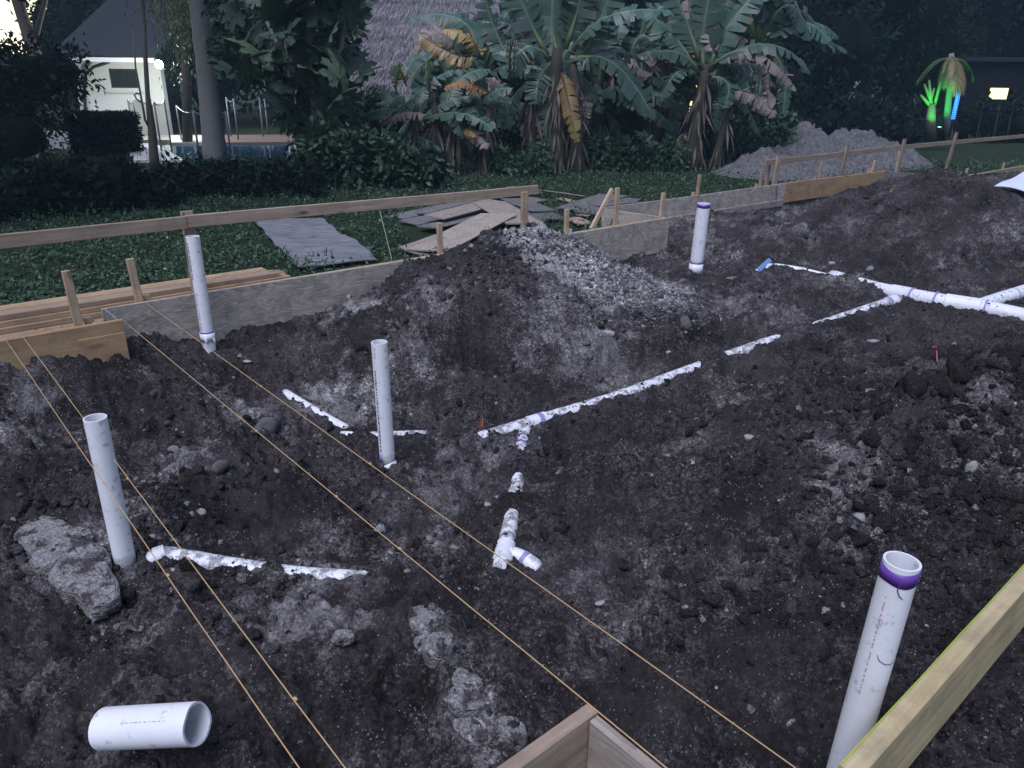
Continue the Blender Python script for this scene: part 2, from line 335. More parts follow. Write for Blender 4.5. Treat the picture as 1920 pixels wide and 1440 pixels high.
PROF = {1: [(905,822,.65),(985,798,.2),(1010,790,.45),(1100,764,.45),(1200,732,.3),(1275,703,.5),(1290,698,1.15),(1318,687,1.15),(1326,684,.4),(1400,656,.35),(1415,650,1.15),(1455,637,1.1),(1465,634,.75),(1550,606,.55),(1570,600,.1),(1685,561,-.1)],
        2: [(985,803,.2),(978,840,.5),(976,858,1.2),(973,885,1.15),(971,897,.5),(966,935,.6),(963,950,1.0),(960,965,.7),(957,985,.1),(944,1045,-.1),(935,1072,.4)],
        4: [(1560,520,1.2),(1620,538,.75),(1650,545,.7),(1675,551,.4),(1695,554,-.2),(1935,598,-.3)],
        6: [(262,1075,1.9),(271,1062,1.5),(283,1050,-.1),(310,1040,.1),(430,1062,.35),(500,1072,.5),(528,1076,1.1),(545,1078,.5),(640,1085,.6),(700,1088,1.3)]}
def dist_poly(x, y, P):
    d = np.full(np.shape(x), 1e9); z = np.zeros(np.shape(x)); s = np.zeros(np.shape(x)); acc = 0
    for a, b in zip(P[:-1], P[1:]):
        dx, dy = b.x - a.x, b.y - a.y; L2 = dx * dx + dy * dy; t = np.clip(((x - a.x) * dx + (y - a.y) * dy) / L2, 0, 1)
        dd = np.hypot(x - a.x - t * dx, y - a.y - t * dy); k = dd < d; d = np.where(k, dd, d); z = np.where(k, a.z + t * (b.z - a.z), z); s = np.where(k, acc + t * math.sqrt(L2), s); acc += math.sqrt(L2)
    return d, z, s
PITS = [(on(680,1128,-.58), .17, .12, .10, .5), (on(590,1005,-.62), .20, .10, .05, .1), (on(1650,688,-.42), .20, .10, .10, 0), (on(1720,690,-.33), .22, .09, .12, 0), (on(560,1250,-.5), .14, .09, .04, .4),
        (on(450,770,-.5), .16, .10, .07, .3), (on(1000,1190,-.6), .12, .08, .05, .4), (on(1330,1215,-.6), .16, .10, .05, .2), (on(760,1330,-.56), .12, .20, .06, 0)]
EDGES = [([on(*q) for q in ((600,690,-.5),(760,700,-.52),(880,672,-.5),(1000,680,-.5),(1120,668,-.5),(1230,650,-.5),(1330,622,-.48),(1420,600,-.46))], .13, .36),
         ([on(*q) for q in ((1290,455,-.35),(1360,485,-.4),(1450,488,-.4),(1560,470,-.38))], .12, .35), ([on(*q) for q in ((380,800,-.5),(470,800,-.5),(530,845,-.5),(520,900,-.53))], .10, .22),
         ([on(*q) for q in ((620,1215,-.5),(730,1190,-.5),(800,1225,-.48),(850,1300,-.48),(930,1390,-.5))], .035, .16), ([on(*q) for q in ((1060,830,-.62),(1200,790,-.58),(1340,740,-.5),(1480,690,-.44),(1620,650,-.42))], -.07, .3)]
HEAPS = [(on(365, 1395, -.5), .16, .12, .05), (on(1790, 800, -.2), .75, .45, .17), (on(1880, 700, -.2), .5, .3, .16), (on(930, 530, 0), .8, .35, .06), (on(1640, 900, -.35), .4, .3, .05), (on(1480, 770, -.4), .35, .25, .06), (on(1780, 400, 0), 1.8, 1.0, .17), (on(860, 590, -.2), .5, .3, .05)]
def signed_poly(x, y, P):                                # + on the far side of the edge
    d = np.full(np.shape(x), 1e9); sg = np.zeros(np.shape(x))
    for a, b in zip(P[:-1], P[1:]):
        dx, dy = b.x - a.x, b.y - a.y; L2 = dx * dx + dy * dy; t = np.clip(((x - a.x) * dx + (y - a.y) * dy) / L2, 0, 1); dd = np.hypot(x - a.x - t * dx, y - a.y - t * dy)
        k = dd < d; d = np.where(k, dd, d); sg = np.where(k, np.sign(dx * (y - a.y) - dy * (x - a.x)), sg)
    return d * sg
def height(x, y, fine=True):
    u, v = uv_of(x, y)
    hi = tps(x, y) - .03; hi = np.clip(hi, -.8, .42)
    hi = hi + .075 * fbm(x, y, .75, 3, 3) + .055 * fbm(x, y, .26, 3, 11) + .03 * (.4 - np.abs(fbm(x, y, .5, 3, 15)))
    ne_ = .05 * fbm(x, y, .3, 3, 19) + .02 * fbm(x, y, .08, 2, 20); nh_ = 1 + .5 * fbm(x, y, .3, 3, 23); wh_ = .5 - worley(x, y, .17, 25); np_ = .12 * fbm(x, y, .15, 2, 40)
    for E_, am, wd in EDGES:                             # cut banks
        sd_ = signed_poly(x, y, E_) + ne_; hi = hi + am * (sstep(-.05, .05, sd_) - .5) * np.exp(-(sd_ / wd) ** 2)
    for c, ru, rv, am in HEAPS:                          # tipped lumpy soil
        q = np.sqrt((((x - c.x) * UX.x + (y - c.y) * UX.y) / ru) ** 2 + (((x - c.x) * VX.x + (y - c.y) * VX.y) / rv) ** 2); hi = hi + am * (1 - sstep(.1, 1., q)) * nh_ + .08 * (1 - sstep(.4, 1.1, q)) * wh_
    for c, rx, ry, dp, sk in PITS:
        dx, dy = (x - c.x) + sk * (y - c.y), y - c.y; q = np.sqrt((dx / rx) ** 2 + (dy / ry) ** 2) + np_
        hi = hi - dp * (1 - sstep(.55, 1.05, q)) + .025 * np.exp(-((q - 1.2) / .2) ** 2)
    if fine:
        c = sstep(-.25, .45, fbm(x, y, .9, 2, 21))
        wl = worley(x + .02 * perlin(x * 20, y * 20, 5), y, .085, 31)
        hi = hi + c * .040 * (.55 - wl) + .052 * np.abs(fbm(x, y, .16, 3, 51)) + .020 * fbm(x, y, .06, 4, 61, .6)
        c2 = sstep(0, .5, fbm(x, y, .6, 2, 71)); hi = hi + c2 * .013 * (.5 - worley(x, y, .04, 81))
    for P, r, cov, sd in CARVE:
        xa_, xb_, ya_, yb_ = min(p.x for p in P), max(p.x for p in P), min(p.y for p in P), max(p.y for p in P); near_ = (x > xa_ - 5 * r) & (x < xb_ + 5 * r) & (y > ya_ - 5 * r) & (y < yb_ + 5 * r)
        if not near_.any(): continue
        xs_, ys_ = x[near_], y[near_]; d, z, s = dist_poly(xs_, ys_, P); k_ = d < r * 4.2
        if not k_.any(): continue
        idx = np.nonzero(near_); idx = tuple(q_[k_] for q_ in idx); xs_, ys_, d, z, s = xs_[k_], ys_[k_], d[k_], z[k_], s[k_]
        if sd in PROF:
            q_ = [on(a_, b_, P[0].z) for a_, b_, _ in PROF[sd]]; sq = dist_poly(np.array([w_.x for w_ in q_]), np.array([w_.y for w_ in q_]), P)[2]; o_ = np.argsort(sq); cov_ = np.interp(s, sq[o_], np.array([w_[2] for w_ in PROF[sd]])[o_]) + .16; am = .3
        else: cov_ = cov; am = .6
        cv = cov_ + am * fbm(s, s * 0 + sd * 5.7, .30, 3, sd) + .42 * fbm(xs_, ys_, .11, 4, 90 + sd, .6)
        tgt = z + r * np.clip(cv, -.9, 1.9) + (.006 * fbm(xs_, ys_, .03, 2, 95) if fine else 0)
        wgt = 1 - sstep(r * 1.1, r * 4.2, d); hi[idx] = hi[idx] * (1 - wgt) + tgt * wgt
    he = -.33 + .03 * fbm(x, y, 1.6, 3, 101)
    vl = vlim(u); out = sstep(.0, .03, v - vl)
    near = sstep(.42, .30, v) * sstep(1.2, 1.5, u); hi = hi * (1 - near) + (-.50 + .03 * fbm(x, y, .4, 3, 7)) * near
    near = (1 - sstep(-.5, .3, v)); hi = hi * (1 - near) + np.clip(hi, -.6, -.45) * near
    return hi * (1 - out) + he * out
PALE = [(680,622,.62,.10,.07),(650,700,.55,.16,.08),(700,745,.42,.12,.06),(830,640,.42,.14,.08),(440,762,.40,.14,.08),(350,868,.42,.10,.08),(1180,690,.42,.20,.08),(1540,890,.30,.15,.12),
        (1430,990,.28,.12,.08),(1570,960,.38,.12,.10),(520,1150,.38,.10,.08),(330,1135,.42,.12,.06),(560,1110,.25,.12,.06),(700,1010,.2,.2,.1),(1250,560,.35,.35,.12),(1380,590,.3,.3,.1),(1470,470,.25,.3,.2),
        (900,760,.2,.25,.1),(1650,560,.2,.3,.1),(500,990,.2,.15,.08),(1100,640,.22,.3,.15),(1330,470,.35,.25,.10),(240,1010,.2,.1,.1),(820,1180,.35,.10,.06),(860,1280,.40,.09,.07),(930,1370,.40,.09,.06),(120,1050,.35,.12,.07)]
def tone(x, y, h):
    u, v = uv_of(x, y)
    t = .15 + .27 * fbm(x, y, .9, 5, 201, .6) + .16 * fbm(x, y, .2, 3, 211)
    nb_ = .75 + .6 * fbm(x, y, .12, 3, 221)
    for px, py, s, rx, ry in PALE:
        c = on(px, py, -.48); q = ((x - c.x) / (rx * 1.7)) ** 2 + ((y - c.y) / (ry * 3.4)) ** 2; t = t + s * np.exp(-q * .9) * nb_
    a = at(1180, 520, 6.75); b_ = at(1030, 435, 7.0); d, _, s = dist_poly(x, y, [a, b_])   # pale marl spilling down the heap's right flank
    t = t + 1.25 * (1 - sstep(.18, .68, d + .22 * fbm(x, y, .35, 3, 231)))
    band = sstep(.0, .25, vlim(u) - v) ; t = t + (1 - band) * .2 * (u > 7)
    t = t - .10 * sstep(2.0, 3.2, u) * (1 - sstep(1.8, 2.6, v))
    return np.clip(t, 0, 1)
def grassmask(x, y):
    u, v = uv_of(x, y); return sstep(.10, .35, v - vlim(u) + .25 * fbm(x, y, .7, 3, 301))
# fine sheet over the dug lot and the verge
NY, NX = 720, 840
yy = .6 * (17.5 / .6) ** np.linspace(0, 1, NY); ss = np.linspace(-1, 1, NX)
gx = ss[None, :] * (.75 + .84 * yy[:, None]); gy = np.repeat(yy[:, None], NX, 1)
gz = height(gx, gy); print('height', time.time() - T0)
ii = np.arange(NY * NX).reshape(NY, NX); fq = np.stack([ii[:-1, :-1], ii[:-1, 1:], ii[1:, 1:], ii[1:, :-1]], -1).reshape(-1, 4)
me = mesh_np('ground', np.stack([gx, gy, gz], -1).reshape(-1, 3), fq, dict(tone=tone(gx, gy, gz).ravel(), grass=grassmask(gx, gy).ravel()), smooth=True)
tag(link('ground', me, M['soil']), kind='structure')
# the land around, out to the horizon
a = np.r_[-300, -120, np.arange(-60, 61, 1.5), 120, 300]; b = np.r_[-120, -60, -30, np.arange(-15, 61, 1.5), 120, 300]
X, Y = np.meshgrid(a, b); inside = (Y > 1.2) & (Y < 16.4) & (np.abs(X) < .1 + .80 * Y)
Z = np.where(inside, -1.6, -.42 + .04 * fbm(X, Y, 4, 2, 401)); Z = np.where(Y > 17, Z + .08, Z)
ii = np.arange(X.size).reshape(X.shape); fq = np.stack([ii[:-1, :-1], ii[:-1, 1:], ii[1:, 1:], ii[1:, :-1]], -1).reshape(-1, 4)
me = mesh_np('surrounding_ground', np.stack([X, Y, Z], -1).reshape(-1, 3), fq, dict(tone=np.full(X.size, .1), grass=(Y > 8).astype(float).ravel()), smooth=True)
tag(link('surrounding_ground', me, M['soil']), kind='structure')
# quick lookup of the ground level
def gh(x, y): return float(height(np.array([x]), np.array([y]))[0])
print('ground', time.time() - T0)

# ------------------------------------------------------------------ clods, crumbs and pebbles
rng = np.random.default_rng(5); R = random.Random(7)
_bm = bmesh.new(); bmesh.ops.create_icosphere(_bm, subdivisions=1, radius=1); ICO_V = np.array([v.co[:] for v in _bm.verts]); ICO_F = np.array([[v.index for v in f.verts] for f in _bm.faces]); _bm.free()
_bm = bmesh.new(); bmesh.ops.create_icosphere(_bm, subdivisions=2, radius=1); ICO2_V = np.array([v.co[:] for v in _bm.verts]); ICO2_F = np.array([[v.index for v in f.verts] for f in _bm.faces]); _bm.free()
def rot_rand(n):
    q = rng.normal(size=(n, 4)); q /= np.linalg.norm(q, axis=1, keepdims=True); w_, x, y, z = q.T
    return np.stack([1-2*(y*y+z*z), 2*(x*y-z*w_), 2*(x*z+y*w_), 2*(x*y+z*w_), 1-2*(x*x+z*z), 2*(y*z-x*w_), 2*(x*z-y*w_), 2*(y*z+x*w_), 1-2*(x*x+y*y)], -1).reshape(n, 3, 3)
def chunks(x, y, z, r, tint, sink=.5):
    n = len(x); V = np.repeat(ICO2_V[None], n, 0) * (1 + rng.uniform(-.10, .10, (n, len(ICO2_V), 1)))
    for _ in range(9):
        d = rng.normal(size=(n, 3)); d /= np.linalg.norm(d, axis=1, keepdims=True); p = np.einsum('nkj,nj->nk', V, d); V = V - np.clip(p - rng.uniform(.30, .75, (n, 1)), 0, None)[:, :, None] * d[:, None, :]
    V = V * rng.uniform(.6, 1.25, (n, 1, 3)) * 1.25; V = np.einsum('nij,nkj->nki', rot_rand(n), V) * r[:, None, None] + np.stack([x, y, z + r * (.5 - sink)], -1)[:, None, :]
    return V.reshape(-1, 3), (ICO2_F[None] + (np.arange(n) * len(ICO2_V))[:, None, None]).reshape(-1, 3), np.clip(np.repeat(tint, len(ICO2_V)) + rng.normal(0, .05, n * len(ICO2_V)), 0, 1)
def lumps(x, y, z, r, tint, sink=.5, flat=(.45, 1.1)):
    n = len(x); V = np.repeat(ICO_V[None], n, 0) * (1 + rng.uniform(-.42, .42, (n, len(ICO_V), 1)))
    V = V * rng.uniform(flat[0], flat[1], (n, 1, 3)); V = np.einsum('nij,nkj->nki', rot_rand(n), V) * r[:, None, None]
    V = V + np.stack([x, y, z + r * (.5 - sink)], -1)[:, None, :]
    Fc = (ICO_F[None] + (np.arange(n) * len(ICO_V))[:, None, None]).reshape(-1, 3)
    return V.reshape(-1, 3), Fc, np.repeat(tint, len(ICO_V))
def scatter(n, y0, y1, rmin, rmax, power=2.4):
    t = rng.uniform(0, 1, n); y = y0 * (y1 / y0) ** t; x = rng.uniform(-1, 1, n) * (.35 + .74 * y)
    u = rng.uniform(0, 1, n); r = rmin * (1 - u * (1 - (rmax / rmin) ** (1 - power))) ** (1 / (1 - power)); return x, y, r
xs, ys, rs = [], [], []
for n, y0, y1, r0, r1 in ((13000, 1.15, 2.6, .0030, .030), (17000, 2.6, 5.0, .005, .042), (10000, 5.0, 11.5, .008, .040)):
    x, y, r = scatter(n, y0, y1, r0, r1); xs.append(x); ys.append(y); rs.append(r)
x = np.concatenate(xs); y = np.concatenate(ys); r = np.concatenate(rs); u, v = uv_of(x, y)
dens = .22 + 1.5 * fbm(x, y, .6, 3, 501) + .25 * sstep(1.9, 2.6, u) * (1 - sstep(2.4, 3.4, v))
keep = (v < vlim(u) - .06) & (rng.uniform(0, 1, len(x)) < np.clip(dens, .06, 1))
for P, pr, *_ in CARVE: keep &= dist_poly(x, y, P)[0] > pr * rng.uniform(.5, 1.1, len(x)) + r * .6
x, y, r = x[keep], y[keep], r[keep]; z = height(x, y); tn = tone(x, y, z)
tint = np.clip(tn * .9 + rng.normal(.24, .16, len(x)), 0, .8); wsel = rng.uniform(0, 1, len(x)) < .085; tint[wsel] = rng.uniform(.86, 1, wsel.sum()); r[wsel] *= .75
big = r > .006 + .0022 * y; a1, a2_ = lumps(x[~big], y[~big], z[~big], r[~big], tint[~big]), chunks(x[big], y[big], z[big], r[big], tint[big])
tag(link('soil_clods', mesh_np('soil_clods', np.concatenate([a1[0], a2_[0]]), np.concatenate([a1[1], a2_[1] + len(a1[0])]), np.concatenate([a1[2], a2_[2]])), M['clod']), 'dark crumbly soil clods and small pebbles strewn over the dug lot', 'soil', kind='stuff')
# soil crumbs banked against and dropped on the half buried drains
cx_, cy_, cz_, cr_ = [], [], [], []
for P, pr_, *_ in CARVE:
    for a_, b_ in zip(P[:-1], P[1:]):
        L_ = math.hypot(b_.x - a_.x, b_.y - a_.y); k = int(L_ * 420); t = rng.uniform(0, 1, k); o_ = rng.normal(0, .85, k) * pr_; nx_, ny_ = -(b_.y - a_.y) / L_, (b_.x - a_.x) / L_
        x = a_.x + t * (b_.x - a_.x) + o_ * nx_; y = a_.y + t * (b_.y - a_.y) + o_ * ny_; za = a_.z + t * (b_.z - a_.z); top = np.where(np.abs(o_) < pr_, za + np.sqrt(np.clip(pr_ ** 2 - o_ ** 2, 0, None)), -9)
        hh = height(x, y); kk = (rng.uniform(0, 1, k) < np.where(top > hh, .07, .8)); r_ = .003 + .011 * rng.uniform(0, 1, k) ** 2.5; cx_.append(x[kk]); cy_.append(y[kk]); cz_.append(np.maximum(hh, top)[kk]); cr_.append(r_[kk])
x, y, z, r = map(np.concatenate, (cx_, cy_, cz_, cr_))
tag(link('drain_crumbs', mesh_np('drain_crumbs', *lumps(x, y, z, r, np.clip(rng.normal(.35, .15, len(x)), 0, .7))), M['clod']), 'dark soil crumbs banked against the half buried white drains', 'soil', kind='stuff')
# lumps on the steep right hand bank and the marl rubble on the heap
def patch(n, px, py, yd, sx, sy, r0, r1, t0, t1, rotu=True):
    c = at(px, py, yd); a = rng.normal(0, sx, n); b = rng.normal(0, sy, n); x = c.x + a * UX.x + b * VX.x; y = c.y + a * UX.y + b * VX.y
    u = rng.uniform(0, 1, n); r = r0 * (1 - u * (1 - (r1 / r0) ** (-1.6))) ** (-1 / 1.6); return x, y, r, rng.uniform(t0, t1, n)
A = [patch(2600, 1165, 520, 6.7, .28, .30, .006, .034, .68, 1.), patch(1700, 1060, 450, 6.95, .28, .14, .006, .032, .62, 1.), patch(2600, 1230, 560, 6.45, .3, .24, .005, .024, .62, 1.), patch(500, 900, 520, 6.3, .5, .25, .012, .04, .3, .85)]
x, y, r, t = (np.concatenate(q) for q in zip(*A)); u, v = uv_of(x, y); k = v < 5.5; x, y, r, t = x[k], y[k], r[k], t[k]
tag(link('marl_rubble', mesh_np('marl_rubble', *lumps(x, y, height(x, y), r, t)), M['clod']), 'pale limestone rubble spilling down the right flank of the spoil heap', 'rubble', kind='stuff')
A = [patch(170, 1780, 800, 3.5, .5, .28, .022, .075, .02, .4), patch(110, 1650, 720, 4.2, .5, .3, .022, .07, .05, .42), patch(60, 1880, 690, 4.4, .3, .25, .025, .09, .05, .4), patch(700, 1800, 900, 3.1, .45, .30, .010, .042, .03, .48), patch(420, 1750, 1000, 2.7, .4, .22, .007, .032, .03, .5), patch(300, 1850, 1080, 2.35, .25, .15, .007, .032, .03, .55), patch(300, 1500, 800, 3.9, .5, .3, .008, .028, .1, .8)]
x, y, r, t = (np.concatenate(q) for q in zip(*A)); u, v = uv_of(x, y); k = (v > .62) & (y > 1.2); x, y, r, t = x[k], y[k], r[k], t[k]
big = r > .014; h_ = height(x, y); a1, a2_ = lumps(x[~big], y[~big], h_[~big], r[~big], t[~big]), chunks(x[big], y[big], h_[big], r[big], t[big], .62)
tag(link('bank_stones', mesh_np('bank_stones', np.concatenate([a1[0], a2_[0]]), np.concatenate([a1[1], a2_[1] + len(a1[0])]), np.concatenate([a1[2], a2_[2]])), M['clod']), 'dark stones and hard clods covering the right hand bank above the capped pipe', 'stones', kind='stuff')

def rock_mesh(name, sx, sy, sz, seed, rough=.28, flat=False):
    rr = np.random.default_rng(seed); V = ICO2_V.copy(); k = np.ones(len(V))
    for _ in range(13):
        d = rr.normal(size=3); d /= np.linalg.norm(d); o = rr.uniform(.38, .8); p = V @ d; V = V - np.outer(np.clip(p - o, 0, None), d) * .85
    V = V * (1 + rr.uniform(-rough, rough, (len(V), 1)) * .35); V = V * np.array([sx, sy, sz]); return mesh_np(name, V, ICO2_F)
def rock(px, py, z, sx, sy, sz, label, mat='rock', seed=0, name='rock', cat='rock', rz=0, group=None, tilt=0):
    p = on(px, py, z); p = on(px, py, gh(p.x, p.y)); h = gh(p.x, p.y)
    return tag(link(name, rock_mesh(name, sx, sy, sz, seed), M[mat], None, Matrix.Translation((p.x, p.y, h + sz * .12)) @ Euler((tilt, tilt * .6, rz)).to_matrix().to_4x4()), label, cat, group)
rock(1140,575,-.40,.085,.06,.05,'pale flat topped rock lying at the foot of the marl rubble',seed=1)
rock(1100,640,-.45,.05,.045,.045,'grey rounded stone set in the bank above the long pipe','rock_dark',2)
rock(1378,524,-.43,.10,.06,.03,'flat mottled stone slab on the soil right of the tall far pipe','marl',3)
rock(1252,670,-.58,.035,.025,.025,'small white block stone beside the long buried pipe',seed=4)
rock(1565,455,-.3,.055,.04,.035,'smooth pale cobble high on the right hand spoil',seed=5)
rock(1640,462,-.3,.05,.05,.05,'rough pale stone right of the smooth cobble on the spoil','marl',6)
rock(1578,478,-.33,.045,.035,.035,'small pale stone below the smooth cobble on the spoil',seed=7)
rock(1406,803,-.45,.035,.03,.04,'whitish knobbly stone on the bank right of the pipe tee','rock',8)
rock(1625,911,-.38,.035,.03,.03,'pitted pale stone above the purple rimmed pipe','rock',9)
rock(1845,790,-.2,.03,.025,.05,'upright pale shell like stone on the right hand bank','rock',10)
rock(1870,700,-.25,.09,.06,.05,'angular grey slab stone near the right edge below the pink ribbon','rock_dark',11,rz=.5)
rock(1630,678,-.36,.07,.03,.02,'smooth light grey stone at the lip of the dark hollow','rock',12)
rock(852,1015,-.6,.032,.03,.025,'round grey cobble left of the vertical pipe branch','marl',13)
rock(915,948,-.62,.022,.02,.02,'small pale stone left of the middle of the pipe branch','rock',14)
rock(328,848,-.52,.05,.03,.035,'grey wedge shaped stone in the crumbled patch on the left','marl',15,rz=.6)
rock(290,1008,-.54,.035,.03,.03,'light cube like stone beside the base of the left pipe','rock',16)
rock(362,972,-.55,.022,.02,.018,'small grey stone between the two left twines','marl',17)
rock(325,1010+60,-.54,.015,.012,.01,'tiny white stone below the left buried elbow','rock',18)
rock(640,1215,-.5,.06,.04,.045,'grey boulder bulging from the soil below the round pit','concrete',19)
rock(410,880,-.5,.075,.05,.06,'rounded grey mass of hardened soil left of the centre twine','rock_dark',20,rz=.8)
rock(500,840,-.48,.10,.06,.08,'large earth lump beside the dark hollow on the left','rock_dark',21,rz=.3)
rock(1280,660-15,-.5,.06,.05,.09,'tall dark boulder standing in the bank above the long pipe','rock_dark',22)
rock(1240,640,-.48,.05,.05,.07,'dark boulder leaning beside the tall one in the bank','rock_dark',23)
rock(465,690,-.47,.05,.028,.012,'white torn scrap of plaster near the left forms','rock',24,name='plaster_scrap',cat='debris',rz=-.5)
rock(1125,1152,-.6,.035,.018,.008,'white jagged scrap in the soil under the right twine','rock',25,name='plastic_scrap',cat='debris',rz=.6)
rock(895,1100,-.58,.02,.012,.006,'white torn scrap just below the pipe branch end','rock',26,name='plastic_scrap',cat='debris',rz=-.6)
rock(862,1120,-.58,.012,.01,.006,'tiny white scrap crossed by the centre twine','rock',27,name='plastic_scrap',cat='debris')
rock(375,748,-.48,.014,.012,.008,'small bluish white chip on dark soil between the left twines','rock',28,name='plastic_scrap',cat='debris')
# hardened mortar: the slab at the left and the cracked ridge near the front
from mathutils import noise as mnoise
def slab(name, pts, th, label, seed, mat='concrete', cat='concrete', sub=5, lift=-.010):
    """broken crust of hardened mortar: a rounded, pitted lump bedded in the soil, following an outline"""
    C = sum(pts, Vector()) / len(pts); C.z = gh(C.x, C.y) + lift; P2 = [Vector((p.x - C.x, p.y - C.y, p.z - sum(w.z for w in pts) / len(pts))) for p in pts]; an = [math.atan2(p.y, p.x) for p in P2]; rd = [math.hypot(p.x, p.y) for p in P2]; o_ = np.argsort(an); an = np.array(an)[o_]; rd = np.array(rd)[o_]; zz = np.array([p.z for p in P2])[o_]
    bm = bmesh.new(); bmesh.ops.create_icosphere(bm, subdivisions=sub, radius=1); A_ = np.r_[an[-1] - 2 * np.pi, an, an[0] + 2 * np.pi]; R_ = np.r_[rd[-1], rd, rd[0]]; Z_ = np.r_[zz[-1], zz, zz[0]]; off = Vector((seed * 3.1, seed * 1.7, 0))
    for v in bm.verts:
        a = math.atan2(v.co.y, v.co.x); h_ = math.hypot(v.co.x, v.co.y); k = h_ ** .55; r_ = float(np.interp(a, A_, R_)) * k * 1.12; q = Vector((math.cos(a) * r_, math.sin(a) * r_, 0))
        z_ = math.copysign(abs(v.co.z) ** .8, v.co.z) * (th * .16 if v.co.z > 0 else th) + float(np.interp(a, A_, Z_)) * k
        w3 = q + off + Vector((0, 0, z_)); n1_ = mnoise.fractal(w3 * 8, 1.0, 2.1, 4); crack = max(0, .05 - abs(mnoise.noise(w3 * 13 + Vector((9, 3, 1))))) * .30
        v.co = q * (1 + .05 * n1_) + Vector((0, 0, z_ + .007 * n1_ - crack * .7 + .0045 * mnoise.noise(w3 * 55) + .004 * mnoise.noise(w3 * 120)))
    me = bpy.data.meshes.new(name); bm.to_mesh(me); bm.free(); me.update()
    return tag(link(name, me, M[mat], None, Matrix.Translation(C)), label, cat)
slab('mortar_slab', [on(*q) for q in ((28,990,-.40),(82,958,-.40),(128,975,-.41),(165,1005,-.42),(190,1045,-.44),(207,1095,-.46),(160,1112,-.47),(140,1085,-.45),(100,1045,-.44),(60,1015,-.43))], .16, 'broad rough grey mortar slab sloping beside the left pipe', 3, lift=.006)
for i, (pts, lb) in enumerate([
    (((780,1192),(800,1187),(822,1200),(835,1215),(808,1218),(785,1210)), 'topmost lump of the cracked mortar ridge'),
    (((796,1222),(815,1212),(840,1220),(848,1238),(835,1250),(800,1240)), 'second lump down the cracked mortar ridge with open cracks'),
    (((838,1262),(860,1248),(880,1262),(900,1290),(915,1310),(880,1322),(850,1312),(838,1290)), 'largest broad lump in the middle of the cracked mortar ridge'),
    (((850,1322),(890,1328),(925,1330),(935,1355),(900,1365),(865,1345)), 'lower lump of the cracked mortar ridge half buried in soil'),
    (((895,1372),(935,1362),(955,1385),(945,1400),(915,1395)), 'lowest lump at the foot of the cracked mortar ridge'),
    (((922,1330),(955,1325),(985,1345),(980,1370),(945,1360)), 'stepped mortar chunk right of the ridge with a white chip'),
    (((775,1128),(805,1122),(830,1150),(842,1180),(810,1178),(785,1160)), 'rough mortar crust at the top end of the ridge beside the pit')]):
    slab('mortar_lump', [on(a, b, -.458 + (.012 if i == 2 else 0)) for a, b in pts], .10, lb, 20 + i)
# crumbled mortar round the slab and along the ridge
A = []
for (xa, ya), (xb_, yb), z_, n_, w_ in (((800,1140),(960,1410),-.47,420,.035), ((40,985),(205,1110),-.45,300,.06)):
    a_, b_ = on(xa, ya, z_), on(xb_, yb, z_); t = rng.uniform(0, 1, n_); A.append((a_.x + t * (b_.x - a_.x) + rng.normal(0, w_, n_), a_.y + t * (b_.y - a_.y) + rng.normal(0, w_, n_), .003 + .016 * rng.uniform(0, 1, n_) ** 3, rng.uniform(.45, .86, n_)))
x, y, r, t = (np.concatenate(q) for q in zip(*A))
tag(link('mortar_crumbs', mesh_np('mortar_crumbs', *chunks(x, y, height(x, y), r, t, .6)), M['clod']), 'grey mortar crumbs around the slab and the cracked ridge', 'rubble', kind='stuff')
print('clods', time.time() - T0)

# ================================================================== FORMWORK, RAILS, STAKES
def board(name, p0, p1, wdt, th, wdir, mat, parent=None, bow=.003, seed=0, ch=.003, taper=0):
    p0, p1 = Vector(p0), Vector(p1); d = p1 - p0; L = d.length; X_ = d.normalized(); W = Vector(wdir); W = (W - X_ * W.dot(X_)).normalized(); Tn = X_.cross(W)
    m = Matrix((X_, W, Tn)).transposed().to_4x4(); m.translation = (p0 + p1) / 2
    n = max(2, min(16, int(L / .3) + 1)); rr = random.Random(seed + int(L * 1000)); vs = []; fs = []; ph = rr.uniform(0, 6)
    a, b = wdt / 2, th / 2; c = min(ch, b * .5); sec = [(a - c, b), (a, b - c), (a, -b + c), (a - c, -b), (-a + c, -b), (-a, -b + c), (-a, b - c), (-a + c, b)]
    for i in range(n):
        t = i / (n - 1); ox = bow * math.sin(t * 5 + ph); oy = bow * math.cos(t * 4 + ph * 2); k = 1 - taper * t
        e = (rr.uniform(-.002, .002) if i in (0, n - 1) else 0)
        for y_, z_ in sec: vs.append(((t - .5) * L + e, y_ * k + ox, z_ + oy))
    for i in range(n - 1):
        for k in range(8): q = (k + 1) % 8; fs.append((i * 8 + k, (i + 1) * 8 + k, (i + 1) * 8 + q, i * 8 + q))
    fs.append(tuple(range(8))); fs.append(tuple((n - 1) * 8 + k for k in range(8))[::-1])
    me = bpy.data.meshes.new(name); me.from_pydata(vs, [], fs); me.update()
    return link(name, me, M[mat] if isinstance(mat, str) else mat, parent, m)
ST = .042
def stake(u, v, ztop, parent, lean=(0, 0), mat='pine', w_=.05, t_=.034, zb=-.62, name='stake'):
    return board(name, uvp(u - lean[0] * .6, v - lean[1] * .6, zb), uvp(u + lean[0] * ztop, v + lean[1] * ztop, ztop), w_, t_, UX, mat, parent, .001, int(u * 100))
def kicker(u, v, parent, du=.07):     # the cut brace end showing beside a stake
    return board('brace', uvp(u + du, v + .035, -.30), uvp(u + du * .5, v + .02, .025), .045, .035, UX, 'pine', parent, 0)
